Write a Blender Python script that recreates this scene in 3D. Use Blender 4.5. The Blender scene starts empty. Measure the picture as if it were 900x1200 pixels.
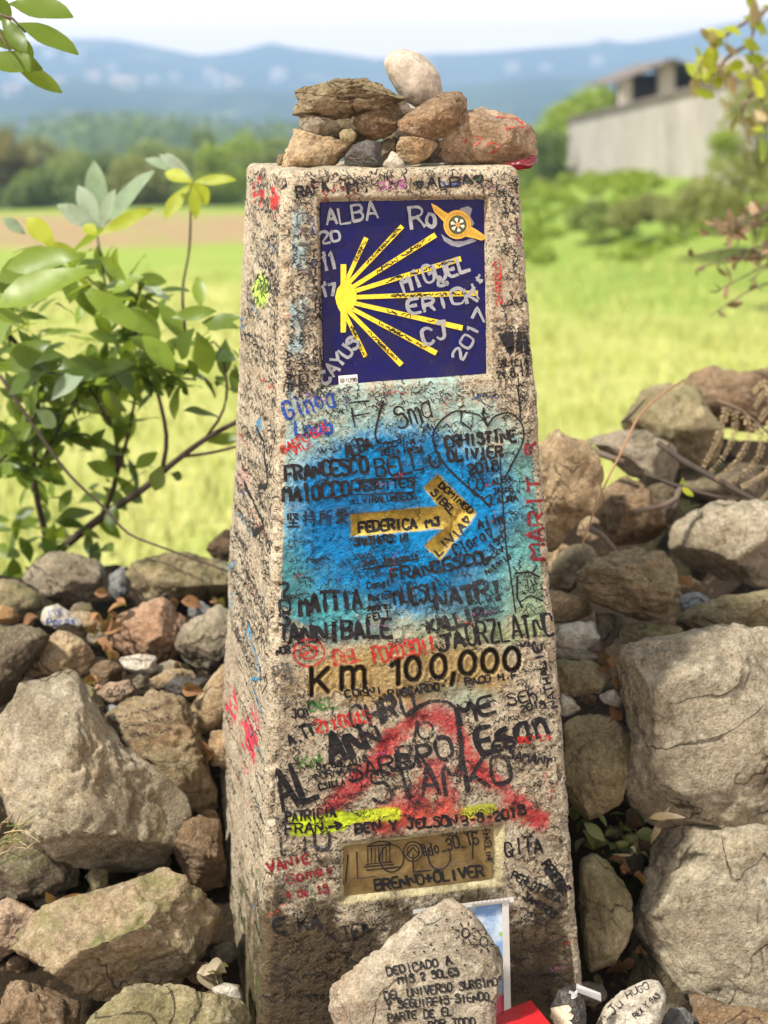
import bpy, bmesh, math, random
import numpy as np
from mathutils import Vector, Matrix
from mathutils.bvhtree import BVHTree
rnd = random.Random(7)
rng = np.random.default_rng(7)
scene = bpy.context.scene
COL = scene.collection

# ------------------------------------------------------------------ camera
TOPZ = 1.15                                    # height of the post
FPX = 1850.0                                   # focal length in pixels of a 900 x 1200 picture
PIT, ROL, CAM = 0.2503, -0.0142, np.array([0.004, -2.0644, 0.069 + TOPZ])
F = np.array([0, math.cos(PIT), -math.sin(PIT)])
R0 = np.array([1.0, 0, 0]); U0 = np.cross(R0, F)
RT = math.cos(ROL) * R0 + math.sin(ROL) * U0
UP = -math.sin(ROL) * R0 + math.cos(ROL) * U0
cd = bpy.data.cameras.new('camera'); cam = bpy.data.objects.new('camera', cd); COL.objects.link(cam)
cam.matrix_world = Matrix(((RT[0], UP[0], -F[0], CAM[0]), (RT[1], UP[1], -F[1], CAM[1]), (RT[2], UP[2], -F[2], CAM[2]), (0, 0, 0, 1)))
cd.sensor_fit = 'VERTICAL'; cd.sensor_height = 36; cd.sensor_width = 27; cd.lens = FPX / 1200 * 36
cd.clip_start = 0.05; cd.clip_end = 20000
cd.dof.use_dof = True; cd.dof.focus_distance = 1.93; cd.dof.aperture_fstop = 4.3; cd.dof.aperture_blades = 0
scene.camera = cam

# ------------------------------------------------------------------ sky, sun, exposure
SUN_EL, SUN_AZ = math.radians(54), math.atan2(-0.85, -0.527)
w = bpy.data.worlds.new('World'); scene.world = w; w.use_nodes = True
wt = w.node_tree; wt.nodes.clear()
sky = wt.nodes.new('ShaderNodeTexSky'); sky.sky_type = 'NISHITA'; sky.sun_disc = False
sky.sun_elevation = SUN_EL; sky.sun_rotation = SUN_AZ; sky.dust_density = 2.5; sky.air_density = 1.0; sky.ozone_density = 1.0
tc = wt.nodes.new('ShaderNodeTexCoord'); mp = wt.nodes.new('ShaderNodeMapping'); mp.inputs['Scale'].default_value = (1, 1, 2.5)
cn = wt.nodes.new('ShaderNodeTexNoise'); cn.inputs['Scale'].default_value = 2.2; cn.inputs['Detail'].default_value = 6
cr = wt.nodes.new('ShaderNodeValToRGB'); cr.color_ramp.elements[0].position = 0.34; cr.color_ramp.elements[1].position = 0.56
cmx = wt.nodes.new('ShaderNodeMix'); cmx.data_type = 'RGBA'; cmx.inputs['B'].default_value = (7.6, 7.5, 7.3, 1)
bg = wt.nodes.new('ShaderNodeBackground'); bg.inputs['Strength'].default_value = 0.08
wo = wt.nodes.new('ShaderNodeOutputWorld')
wt.links.new(tc.outputs['Generated'], mp.inputs['Vector']); wt.links.new(mp.outputs['Vector'], cn.inputs['Vector'])
wt.links.new(cn.outputs['Fac'], cr.inputs['Fac']); wt.links.new(cr.outputs['Color'], cmx.inputs['Factor'])
sz = wt.nodes.new('ShaderNodeSeparateXYZ'); wt.links.new(tc.outputs['Generated'], sz.inputs[0])
hr = wt.nodes.new('ShaderNodeMapRange'); hr.interpolation_type = 'SMOOTHSTEP'; wt.links.new(sz.outputs['Z'], hr.inputs['Value'])
hr.inputs['From Min'].default_value = 0.07; hr.inputs['From Max'].default_value = 0.17; hr.inputs['To Min'].default_value = 1.0; hr.inputs['To Max'].default_value = 0.0
hmx = wt.nodes.new('ShaderNodeMix'); hmx.data_type = 'RGBA'; hmx.inputs['B'].default_value = (29.0, 21.5, 16.5, 1)     # bright white cloud bank low over the hills
wt.links.new(hr.outputs[0], hmx.inputs['Factor']); wt.links.new(cmx.outputs['Result'], hmx.inputs['A'])
wt.links.new(sky.outputs['Color'], cmx.inputs['A']); wt.links.new(hmx.outputs['Result'], bg.inputs['Color']); wt.links.new(bg.outputs['Background'], wo.inputs['Surface'])
sl = bpy.data.lights.new('sun', 'SUN'); sl.energy = 4.7; sl.angle = math.radians(4.0); sl.color = (1.0, 0.935, 0.84)
so = bpy.data.objects.new('sun', sl); COL.objects.link(so)
sdir = Vector((math.sin(SUN_AZ) * math.cos(SUN_EL), math.cos(SUN_AZ) * math.cos(SUN_EL), math.sin(SUN_EL)))
so.rotation_euler = sdir.to_track_quat('Z', 'Y').to_euler(); so.location = (-8, -6, 12)
vs = scene.view_settings; vs.view_transform = 'Standard'; vs.look = 'None'; vs.gamma = 1; vs.use_curve_mapping = False
vs.exposure = 0.82
scene.render.engine = 'CYCLES'
cy = scene.cycles
cy.use_denoising = True; cy.transparent_max_bounces = 24; cy.max_bounces = 6; cy.diffuse_bounces = 3; cy.glossy_bounces = 2
cy.volume_bounces = 0; cy.transmission_bounces = 4; cy.sample_clamp_indirect = 6

# ------------------------------------------------------------------ helpers
def ray(px, py):
    px = np.asarray(px, float); py = np.asarray(py, float)
    return F + ((px - 450) / FPX)[..., None] * RT - ((py - 600) / FPX)[..., None] * UP
def P(px, py, Y):                               # the point at world depth Y behind a pixel
    d = ray(px, py); t = (np.asarray(Y, float) - CAM[1]) / d[..., 1]
    return CAM + d * np.asarray(t)[..., None]
def project(Q):
    d = Q - CAM; z = d @ F
    return 450 + FPX * (d @ RT) / z, 600 - FPX * (d @ UP) / z
def sstep(a, b, x):
    t = np.clip((x - a) / (b - a), 0, 1); return t * t * (3 - 2 * t)
def vnoise(Q, seed=0):                          # value noise, 0..1
    Q = np.asarray(Q, float); i = np.floor(Q).astype(np.int64); f = Q - i
    f = f * f * f * (f * (f * 6 - 15) + 10)
    out = 0
    for dx in (0, 1):
        for dy in (0, 1):
            for dz in (0, 1):
                h = (i[..., 0] + dx) * 374761393 + (i[..., 1] + dy) * 668265263 + (i[..., 2] + dz) * 2147483647 + seed * 974634773
                h = h & 0xffffffff; h = ((h ^ (h >> 13)) * 1274126177) & 0xffffffff; h = ((h ^ (h >> 16)) * 2246822519) & 0xffffffff; h = h ^ (h >> 15)
                out = out + (h / 4294967295.0) * (f[..., 0] if dx else 1 - f[..., 0]) * (f[..., 1] if dy else 1 - f[..., 1]) * (f[..., 2] if dz else 1 - f[..., 2])
    return out
def fbm(Q, seed=0, o=4, gain=0.5):
    s = 0; a = 1; t = 0
    for k in range(o):
        s = s + a * vnoise(Q * 2.03 ** k + k * 17.3, seed + k); t += a; a *= gain
    return s / t
def tag(o, label=None, cat=None, group=None, kind=None):
    if label: o['label'] = label
    if cat: o['category'] = cat
    if group: o['group'] = group
    if kind: o['kind'] = kind
    return o
def empty(name, loc=(0, 0, 0), label=None, cat=None, group=None):
    o = bpy.data.objects.new(name, None); o.empty_display_size = 0.1; o.location = loc; COL.objects.link(o)
    return tag(o, label, cat, group)
def mesh_obj(name, V, faces, mats, parent=None, smooth=True, origin=None, midx=None):
    V = np.asarray(V, float)
    if origin is not None: V = V - np.asarray(origin)
    me = bpy.data.meshes.new(name)
    if isinstance(faces, np.ndarray):
        nf, k = faces.shape
        me.vertices.add(len(V)); me.vertices.foreach_set('co', V.astype(np.float32).ravel())
        me.loops.add(nf * k); me.loops.foreach_set('vertex_index', faces.astype(np.int32).ravel())
        me.polygons.add(nf); me.polygons.foreach_set('loop_start', np.arange(0, nf * k, k, dtype=np.int32))
        me.update(calc_edges=True); me.validate()
    else:
        me.from_pydata([tuple(v) for v in V], [], faces); me.update()
    for m in (mats if isinstance(mats, (list, tuple)) else [mats]): me.materials.append(m)
    me.polygons.foreach_set('use_smooth', np.full(len(me.polygons), smooth))
    if midx is not None: me.polygons.foreach_set('material_index', np.asarray(midx, np.int32))
    o = bpy.data.objects.new(name, me); COL.objects.link(o)
    if parent is not None:
        o.parent = parent
        if origin is None: o.location = Vector((0, 0, 0)) - parent.location
    if origin is not None: o.location = Vector(origin) - (parent.location if parent is not None else Vector((0, 0, 0)))
    return o
class MB:                                       # gathers boxes, bars and tubes for one mesh
    def __init__(s): s.v = []; s.f = []
    def add(s, V, Fc):
        b = len(s.v); s.v += [tuple(map(float, v)) for v in V]; s.f += [tuple(int(i) + b for i in f) for f in Fc]
    def box(s, c, size, M=None):
        x, y, z = (k / 2 for k in size)
        V = np.array([(-x, -y, -z), (x, -y, -z), (x, y, -z), (-x, y, -z), (-x, -y, z), (x, -y, z), (x, y, z), (-x, y, z)])
        if M is not None: V = V @ np.asarray(M).T
        s.add(V + np.asarray(c), [(0, 3, 2, 1), (4, 5, 6, 7), (0, 1, 5, 4), (1, 2, 6, 5), (2, 3, 7, 6), (3, 0, 4, 7)])
    def hexa(s, V): s.add(V, [(0, 3, 2, 1), (4, 5, 6, 7), (0, 1, 5, 4), (1, 2, 6, 5), (2, 3, 7, 6), (3, 0, 4, 7)])
    def tube(s, pts, rad, n=7):
        pts = np.asarray(pts, float); m = len(pts); rad = np.broadcast_to(rad, (m,))
        t = np.gradient(pts, axis=0); V = []
        ref = np.array([0.3, 0.2, 0.93])
        for i in range(m):
            d = t[i] / (np.linalg.norm(t[i]) + 1e-12); a = np.cross(d, ref); a /= np.linalg.norm(a) + 1e-9; b = np.cross(d, a)
            for k in range(n):
                q = 2 * math.pi * k / n; V.append(pts[i] + rad[i] * (math.cos(q) * a + math.sin(q) * b))
        Fc = [(i * n + k, i * n + (k + 1) % n, (i + 1) * n + (k + 1) % n, (i + 1) * n + k) for i in range(m - 1) for k in range(n)]
        Fc += [tuple(range(n - 1, -1, -1)), tuple((m - 1) * n + k for k in range(n))]
        s.add(V, Fc)
    def build(s, name, mat, parent=None, smooth=False, origin=None): return mesh_obj(name, s.v, s.f, mat, parent, smooth, origin)
def spline(pts, step):                          # Catmull-Rom through the points, resampled at about `step`
    pts = np.asarray(pts, float)
    if len(pts) < 2: return pts
    q = np.vstack([2 * pts[0] - pts[1], pts, 2 * pts[-1] - pts[-2]]); out = []
    for i in range(1, len(q) - 2):
        n = max(1, int(np.linalg.norm(q[i + 1] - q[i]) / step)); t = np.arange(n)[:, None] / n
        a, b, c, d = q[i - 1], q[i], q[i + 1], q[i + 2]
        out.append(0.5 * (2 * b + (c - a) * t + (2 * a - 5 * b + 4 * c - d) * t ** 2 + (3 * b - a - 3 * c + d) * t ** 3))
    out.append(pts[-1:]); return np.vstack(out)
def linear(pts, step):
    pts = np.asarray(pts, float); out = []
    for a, b in zip(pts[:-1], pts[1:]):
        n = max(1, int(math.ceil(np.linalg.norm(b - a) / step))); out.append(a + (b - a) * (np.arange(n)[:, None] / n))
    out.append(pts[-1:]); return np.vstack(out)

# ------------------------------------------------------------------ materials
class NT:
    def __init__(s, name):
        s.m = bpy.data.materials.new(name); s.m.use_nodes = True; s.t = s.m.node_tree; s.t.nodes.clear()
        s.out = s.t.nodes.new('ShaderNodeOutputMaterial'); s.tc = s.n('ShaderNodeTexCoord')
        s.co = s.tc.outputs['Object']
    def n(s, ty, **kw):
        x = s.t.nodes.new(ty)
        for k, v in kw.items(): setattr(x, k, v)
        return x
    def set(s, sock, v):
        if isinstance(v, bpy.types.NodeSocket): s.t.links.new(v, sock)
        elif v is not None:
            try: sock.default_value = v
            except Exception: sock.default_value = tuple(v) + (1,)
    def noise(s, scale, detail=4, rough=0.55, vec=None, dist=0.0):
        x = s.n('ShaderNodeTexNoise'); s.set(x.inputs['Vector'], vec if vec is not None else s.co)
        x.inputs['Scale'].default_value = scale; x.inputs['Detail'].default_value = detail; x.inputs['Roughness'].default_value = rough; x.inputs['Distortion'].default_value = dist
        return x.outputs['Fac']
    def vor(s, scale, vec=None, out='Distance', feature='F1'):
        x = s.n('ShaderNodeTexVoronoi', feature=feature); s.set(x.inputs['Vector'], vec if vec is not None else s.co); x.inputs['Scale'].default_value = scale
        return x.outputs[out]
    def step(s, x, a, b, lo=0.0, hi=1.0):
        r = s.n('ShaderNodeMapRange', interpolation_type='SMOOTHSTEP'); s.set(r.inputs['Value'], x)
        r.inputs['From Min'].default_value = a; r.inputs['From Max'].default_value = b; r.inputs['To Min'].default_value = lo; r.inputs['To Max'].default_value = hi
        return r.outputs['Result']
    def math(s, op, a, b=0.0, c=None):
        x = s.n('ShaderNodeMath', operation=op); s.set(x.inputs[0], a); s.set(x.inputs[1], b)
        if c is not None: s.set(x.inputs[2], c)
        return x.outputs[0]
    def mix(s, f, a, b, mode='MIX'):
        x = s.n('ShaderNodeMix', data_type='RGBA', blend_type=mode); s.set(x.inputs['Factor'], f); s.set(x.inputs['A'], a); s.set(x.inputs['B'], b)
        return x.outputs['Result']
    def bump(s, h, dist, strength=1.0, nrm=None):
        x = s.n('ShaderNodeBump'); s.set(x.inputs['Height'], h); x.inputs['Distance'].default_value = dist; x.inputs['Strength'].default_value = strength
        if nrm is not None: s.set(x.inputs['Normal'], nrm)
        return x.outputs['Normal']
    def attr(s, name): return s.n('ShaderNodeAttribute', attribute_name=name)
    def bsdf(s, col, rough=0.8, nrm=None, alpha=None, metal=0.0, spec=0.3, coat=0.0):
        x = s.n('ShaderNodeBsdfPrincipled'); s.set(x.inputs['Base Color'], col); s.set(x.inputs['Roughness'], rough); x.inputs['Metallic'].default_value = metal
        x.inputs['Specular IOR Level'].default_value = spec; x.inputs['Coat Weight'].default_value = coat
        if nrm is not None: s.set(x.inputs['Normal'], nrm)
        if alpha is not None: s.set(x.inputs['Alpha'], alpha)
        s.t.links.new(x.outputs[0], s.out.inputs['Surface']); s.b = x
        return s.m
    def jitter(s, amount=40.0):                 # every object gets its own stretch of the pattern
        oi = s.n('ShaderNodeObjectInfo'); v = s.n('ShaderNodeVectorMath', operation='ADD'); k = s.math('MULTIPLY', oi.outputs['Random'], amount)
        s.t.links.new(s.co, v.inputs[0]); s.t.links.new(k, v.inputs[1]); s.co = v.outputs[0]; return oi.outputs['Random']
def plain(name, col, rough=0.7, var=0.15, scale=30, metal=0.0, spec=0.3, bump=0.0):
    t = NT(name); n = t.noise(scale, 5)
    d = tuple(c * (1 - var) for c in col); l = tuple(min(1, c * (1 + var)) for c in col)
    return t.bsdf(t.mix(n, d, l), rough, t.bump(t.noise(scale * 4, 4), bump) if bump else None, metal=metal, spec=spec)
def rock_mat(name, a, b, stain=(0.06, 0.045, 0.03), moss=0.0, grain=260, flecks=0.35, warm=(0.36, 0.2, 0.09), warmth=0.2, layers=0.0, rough=0.9, lichen=0.25, gloss=0.2, bmp=1.0):
    t = NT(name); t.jitter()
    vec = t.co
    if layers:
        mpn = t.n('ShaderNodeMapping'); t.set(mpn.inputs['Vector'], t.co); mpn.inputs['Scale'].default_value = (1, 1, 1 + layers); mpn.inputs['Rotation'].default_value = (0.12, 0.18, 0); vec = mpn.outputs[0]
    n1 = t.noise(11, 8, 0.65, vec, 0.3); c = t.mix(t.step(n1, 0.3, 0.72), a, b)
    n2 = t.noise(5.5, 6, 0.6, vec, 0.6); c = t.mix(t.math('MULTIPLY', t.step(n2, 0.52, 0.72), warmth * 2), c, warm)
    n3 = t.noise(24, 7, 0.7, vec); c = t.mix(t.step(n3, 0.54, 0.78, 0, 0.75), c, stain)
    n4 = t.noise(38, 6, 0.7, t.co, 0.4); c = t.mix(t.step(n4, 0.58, 0.7, 0, lichen), c, (0.62, 0.6, 0.5))
    g = t.noise(grain, 3, 0.7); c = t.mix(t.step(g, 0.54, 0.68, 0, flecks), c, (0.60, 0.53, 0.41)); c = t.mix(t.step(g, 0.46, 0.34, 0, flecks * 1.3), c, (0.05, 0.042, 0.035))
    c = t.mix(t.step(t.noise(90, 5, 0.7), 0.36, 0.64, 0.0, 0.7), c, t.mix(0.55, c, (0.05, 0.03, 0.015)))
    c = t.mix(t.step(t.noise(7.5, 6, 0.65, None, 0.8), 0.48, 0.66, 0, 0.7), c, t.mix(0.5, c, (0.07, 0.045, 0.02)))
    if moss:
        ge = t.n('ShaderNodeNewGeometry'); sx = t.n('ShaderNodeSeparateXYZ'); t.set(sx.inputs[0], ge.outputs['Normal'])
        up = t.math('MULTIPLY', t.step(sx.outputs['Z'], -0.2, 0.8), t.step(t.noise(9, 7, 0.72), 0.42, 0.57)); up = t.math('MULTIPLY', up, moss)
        c = t.mix(up, c, t.mix(t.noise(120, 3), (0.07, 0.085, 0.018), (0.16, 0.16, 0.05)))
    c = t.mix(t.step(t.noise(55, 6, 0.75), 0.55, 0.68, 0, 0.55), c, t.mix(0.7, c, (0.04, 0.03, 0.02))); c = t.mix(t.step(t.noise(31, 6, 0.7, None, 0.5), 0.56, 0.70, 0, 0.4), c, t.mix(0.45, c, (0.66, 0.60, 0.47)))
    ck = t.math('ABSOLUTE', t.math('SUBTRACT', t.noise(4.5, 3, 0.55, vec, 1.2), 0.5)); ckm = t.math('MULTIPLY', t.step(ck, 0.011, 0.002), t.step(t.noise(9, 2, 0.5), 0.45, 0.6, 0, bmp)); c = t.mix(t.math('MULTIPLY', ckm, 0.75), c, (0.035, 0.026, 0.017))
    c = t.mix(t.math('MULTIPLY', t.step(t.vor(17, None, 'Distance', 'SMOOTH_F1'), 0.30, 0.16), t.step(t.noise(6, 4), 0.56, 0.66, 0, lichen)), c, (0.50, 0.50, 0.40))
    nb = t.bump(t.math('SUBTRACT', t.noise(33, 8, 0.68, vec), t.math('MULTIPLY', ckm, 0.35)), 0.009 * bmp); nb = t.bump(t.noise(170, 6, 0.7), 0.0024 * bmp, 1.0, nb); nb = t.bump(t.vor(grain * 1.3), 0.0010 * bmp, 0.8, nb)
    return t.bsdf(c, rough, nb, spec=gloss)
RM = {
 'grey':  rock_mat('grey_stone', (0.193, 0.157, 0.109), (0.377, 0.323, 0.235), moss=0.22, warmth=0.22),
 'tan':   rock_mat('tan_stone', (0.296, 0.202, 0.104), (0.485, 0.367, 0.218), warmth=0.28),
 'olive': rock_mat('olive_grey_stone', (0.216, 0.175, 0.091), (0.413, 0.345, 0.200), moss=0.3, warmth=0.15, warm=(0.296, 0.224, 0.087)),
 'mossy': rock_mat('mossy_stone', (0.261, 0.193, 0.109), (0.449, 0.349, 0.218), moss=0.85, warmth=0.3, warm=(0.377, 0.233, 0.087)),
 'pink':  rock_mat('pinkish_stone', (0.323, 0.179, 0.101), (0.485, 0.309, 0.195), warmth=0.25, warm=(0.413, 0.197, 0.087)),
 'rose':  rock_mat('rose_beige_stone', (0.359, 0.242, 0.147), (0.520, 0.385, 0.270), warmth=0.4, warm=(0.431, 0.242, 0.096), flecks=0.4),
 'beige': rock_mat('beige_stone', (0.323, 0.269, 0.187), (0.503, 0.439, 0.335), warmth=0.15, flecks=0.4, lichen=0.5),
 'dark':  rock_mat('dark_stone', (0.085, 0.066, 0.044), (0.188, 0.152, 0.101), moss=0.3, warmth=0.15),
 'white': rock_mat('pale_stone', (0.50, 0.45, 0.35), (0.74, 0.69, 0.58), warmth=0.1, lichen=0.5, stain=(0.24, 0.17, 0.1)),
 'brown': rock_mat('brown_stone', (0.171, 0.108, 0.058), (0.323, 0.224, 0.131), warmth=0.3, layers=2),
 'orange': rock_mat('orange_stone', (0.404, 0.206, 0.070), (0.520, 0.340, 0.157), warmth=0.2),
 'slate': rock_mat('layered_stone', (0.233, 0.175, 0.096), (0.413, 0.323, 0.195), layers=4, warmth=0.25, moss=0.2),
 'blue':  rock_mat('bluish_stone', (0.20, 0.215, 0.22), (0.36, 0.37, 0.37), warmth=0.0),
 'black': rock_mat('black_glossy_stone', (0.022, 0.02, 0.018), (0.09, 0.085, 0.078), warmth=0.0, rough=0.35, gloss=0.5, lichen=0.12, flecks=0.2),
 'egg':   rock_mat('smooth_pale_stone', (0.40, 0.345, 0.27), (0.47, 0.41, 0.33), warmth=0.06, lichen=0.08, flecks=0.08, stain=(0.36, 0.30, 0.22), rough=0.7, bmp=0.12),
 'boulder': rock_mat('speckled_granite', (0.265, 0.228, 0.155), (0.465, 0.405, 0.29), moss=0.0, warmth=0.2, warm=(0.377, 0.260, 0.104), lichen=0.5, flecks=0.45),
}
# ------------------------------------------------------------------ the waymarker post
TH, AT, KT, KD, DEP, RC = 0.2301, 0.145, 0.0691, 0.0685, 0.1471, 0.012
CT, ST = math.cos(TH), math.sin(TH)
def l2w(L):
    L = np.asarray(L, float); return np.stack([CT * L[..., 0] - ST * L[..., 1], ST * L[..., 0] + CT * L[..., 1], L[..., 2] + TOPZ], -1)
def w2l(Wd):
    return np.stack([CT * Wd[..., 0] + ST * Wd[..., 1], -ST * Wd[..., 0] + CT * Wd[..., 1], Wd[..., 2] - TOPZ], -1)
def dir_w2l(d): return np.stack([CT * d[..., 0] + ST * d[..., 1], -ST * d[..., 0] + CT * d[..., 1], d[..., 2]], -1)
LC = w2l(CAM)
def onfront(px, py, off=0.0):                   # world point of a pixel on the front plane, `off` metres behind it
    d = dir_w2l(ray(px, py)); t = (-(DEP - off) + KD * LC[2] - LC[1]) / (d[..., 1] - KD * d[..., 2])
    return l2w(LC + d * np.asarray(t)[..., None])
def segdist(px, py, pts):
    d = np.full(np.shape(px), 1e9)
    for a, b in zip(pts[:-1], pts[1:]):
        ax, ay = a; bx, by = b; L2 = (bx - ax) ** 2 + (by - ay) ** 2 + 1e-9
        t = np.clip(((px - ax) * (bx - ax) + (py - ay) * (by - ay)) / L2, 0, 1)
        d = np.minimum(d, np.hypot(px - ax - t * (bx - ax), py - ay - t * (by - ay)))
    return d
def inpoly(px, py, poly):
    r = np.zeros(np.shape(px), bool); n = len(poly)
    for i in range(n):
        x1, y1 = poly[i]; x2, y2 = poly[(i + 1) % n]
        c = ((y1 > py) != (y2 > py)) & (px < (x2 - x1) * (py - y1) / (y2 - y1 + 1e-12) + x1); r ^= c
    return r
def sdf(px, py, poly):                          # positive inside
    d = segdist(px, py, list(poly) + [poly[0]]); return np.where(inpoly(px, py, poly), d, -d)
def ell(cx, cy, rx, ry, n=28, a0=0, a1=360):
    q = np.radians(np.linspace(a0, a1, n)); return [(cx + rx * math.cos(k), cy - ry * math.sin(k)) for k in q]

RECESS = [(373.5, 234), (571.5, 231), (574.5, 440.5), (377, 455)]
PLQ = [(397, 987), (591, 965), (588.5, 1038), (397.5, 1059)]
ARROW = [(411, 603), (514, 594), (497, 571), (513.5, 556), (559, 602), (516, 657), (497.5, 640), (521, 619.5), (412, 629)]
DIGITS = [[(365.5, 784), (365.5, 815)], [(384, 784), (367.5, 801)], [(372, 797), (385.5, 812)],
          [(401, 783), (401, 808)], [(401, 788), (406, 783.5), (411, 783), (414.5, 787), (414.5, 807)], [(414.5, 788), (419, 782.5), (424, 782), (427.5, 786), (428, 806)],
          [(459.5, 780), (467, 773), (467, 802)], ell(484.5, 784, 8.5, 13.5), ell(514.5, 781.5, 8.5, 13.5), [(532.5, 790), (530, 803)],
          ell(548.5, 777.5, 9, 13.5), ell(574.5, 775, 9, 13.5), ell(600.5, 773, 9, 13.5)]

def build_pillar():
    NF, NL, NBk, NR, NC = 215, 100, 24, 50, 7
    H = TOPZ + 0.06; rows = 690
    vv = np.linspace(RC, H, rows)
    # one ring: list of (side code, position along side or corner angle)
    seg = []
    for name, n in (('f', NF), ('c0', NC), ('r', NR), ('c1', NC), ('b', NBk), ('c2', NC), ('l', NL), ('c3', NC)):
        for k in range(n): seg.append((name, k / (n if name[0] == 'c' else (n))))
    code = np.array([s[0] for s in seg]); par = np.array([s[1] for s in seg]); NRING = len(seg)
    def ring(v, inset=0.0):
        a = AT + KT * v - inset; b = DEP + KD * v - inset; rc = max(RC - inset * 0.6, 0.003)
        x = np.zeros(NRING); y = np.zeros(NRING); nx = np.zeros(NRING); ny = np.zeros(NRING)
        A, B = a - rc, b - rc
        m = code == 'f'; x[m] = -A + 2 * A * par[m]; y[m] = -b; ny[m] = -1
        m = code == 'r'; x[m] = a; y[m] = -B + 2 * B * par[m]; nx[m] = 1
        m = code == 'b'; x[m] = A - 2 * A * par[m]; y[m] = b; ny[m] = 1
        m = code == 'l'; x[m] = -a; y[m] = B - 2 * B * par[m]; nx[m] = -1
        m = code == 'l'; y[m] = (b - 0.005) + (-B - (b - 0.005)) * par[m]
        for c, sx, sy, a0 in (('c0', 1, -1, -90), ('c1', 1, 1, 0), ('c2', -1, 1, 90), ('c3', -1, -1, 180)):
            m = code == c; q = np.radians(a0 + 90 * par[m]); nx[m] = np.cos(q); ny[m] = np.sin(q)
            r2 = 0.005 if c == 'c2' else rc; x[m] = sx * (a - r2) + r2 * nx[m]; y[m] = sy * (b - r2) + r2 * ny[m]
        return x, y, nx, ny
    L = np.zeros((rows, NRING, 3)); N = np.zeros((rows, NRING, 3))
    for i, v in enumerate(vv):
        x, y, nx, ny = ring(v); L[i, :, 0] = x; L[i, :, 1] = y; L[i, :, 2] = -v; N[i, :, 0] = nx; N[i, :, 1] = ny; N[i, :, 2] = 0.069
    Wp = l2w(L); px, py = project(Wp)
    fm = np.broadcast_to((code == 'f')[None], px.shape); lm = np.broadcast_to(((code == 'l') | (code == 'c3'))[None], px.shape)
    # relief
    h = (fbm(L * 17, 3, 3) - 0.5) * 0.006 + (fbm(L * 85, 5, 3) - 0.5) * 0.0022 + (vnoise(L * 300, 9) - 0.5) * 0.0011
    pit = fbm(L * 130, 11, 2); h -= sstep(0.66, 0.78, pit) * 0.0012
    edge = np.broadcast_to((np.char.startswith(code, 'c') & (code != 'c2'))[None], px.shape); h -= edge * sstep(0.52, 0.75, fbm(L * 40, 21, 3)) * 0.006
    hx = np.zeros_like(h)
    s1 = np.full(px.shape, -99.0); s1[fm] = sdf(px[fm], py[fm], RECESS); t1 = sstep(-3.0, 3.0, s1); hx -= t1 * 0.0135
    s2 = np.full(px.shape, -99.0); s2[fm] = sdf(px[fm], py[fm], PLQ); t2 = sstep(-1.0, 9.0, s2); hx -= t2 * 0.0075
    bb = fm & (px > 400) & (px < 570) & (py > 545) & (py < 668)
    s3 = np.full(px.shape, -99.0); s3[bb] = sdf(px[bb], py[bb], ARROW); hx -= sstep(-0.5, 3.0, s3) * 0.0055 + np.clip(s3 - 3, 0, 10) * 0.00055
    bb = fm & (px > 345) & (px < 625) & (py > 750) & (py < 830)
    s4 = np.full(px.shape, 99.0); d = np.full(bb.sum(), 99.0)
    for st in DIGITS: d = np.minimum(d, segdist(px[bb], py[bb], st))
    s4[bb] = d; t4 = sstep(4.2, 1.2, s4); hx -= t4 * 0.0045; hx += sstep(7.0, 4.5, s4) * (1 - t4) * 0.0012
    calm = 1 - 0.75 * np.maximum(t1, 0.7 * t2)
    L = L + N * (h * calm + hx)[..., None]
    # paint (pigment on the surface): rgb + coverage
    rgb = np.zeros(px.shape + (3,)); cov = np.zeros(px.shape)
    grit = fbm(L * 260, 31, 2); soft = fbm(L * 30, 33, 4); soft2 = fbm(L * 55, 37, 3)
    def lay(mask, col, amt):
        nonlocal rgb, cov
        a = np.clip(mask * amt, 0, 1); tot = a + cov * (1 - a)
        rgb = (np.asarray(col) * a[..., None] + rgb * (cov * (1 - a))[..., None]) / (tot[..., None] + 1e-6); cov = tot
    def spray(dist, r0, r1): return sstep(r1, r0, dist + (grit - 0.5) * 0.55 * (r1 - r0) + (soft - 0.5) * 0.7 * (r1 - r0)) * fm
    def E(cx, cy, rx, ry): return np.sqrt(((px - cx) / rx) ** 2 + ((py - cy) / ry) ** 2)
    lay(spray(E(470, 590, 185, 190), 0.55, 1.15), (0.36, 0.55, 0.50), 0.62)
    lay(sstep(372, 352, px) * sstep(215, 260, py) * sstep(640, 560, py) * fm * sstep(0.3, 0.6, soft), (0.38, 0.56, 0.58), 0.55)
    lay(spray(E(600, 640, 75, 130), 0.4, 1.1), (0.10, 0.38, 0.38), 0.6)
    lay(spray(E(625, 710, 50, 60), 0.3, 1.1), (0.38, 0.42, 0.20), 0.5)
    lay(spray(E(385, 680, 80, 80), 0.5, 1.1), (0.05, 0.34, 0.40), 0.75)
    lay(spray(E(470, 606, 138, 116), 0.70, 1.12), (0.003, 0.215, 0.52), 1.0)
    lay(spray(E(392, 604, 56, 76), 0.2, 0.95), (0.004, 0.15, 0.42), 0.6)
    lay(spray(E(520, 615, 80, 70), 0.3, 1.0), (0.004, 0.29, 0.68), 0.6)
    lay(spray(E(540, 700, 90, 45), 0.2, 1.0), (0.01, 0.12, 0.22), 0.45)
    lay(spray(E(480, 790, 165, 48), 0.6, 1.05), (0.46, 0.31, 0.10), 0.55)
    lay(spray(E(560, 742, 120, 22), 0.3, 1.1), (0.36, 0.38, 0.16), 0.45)
    lay(spray(E(540, 822, 60, 22), 0.3, 1.1), (0.42, 0.55, 0.46), 0.5)
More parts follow.
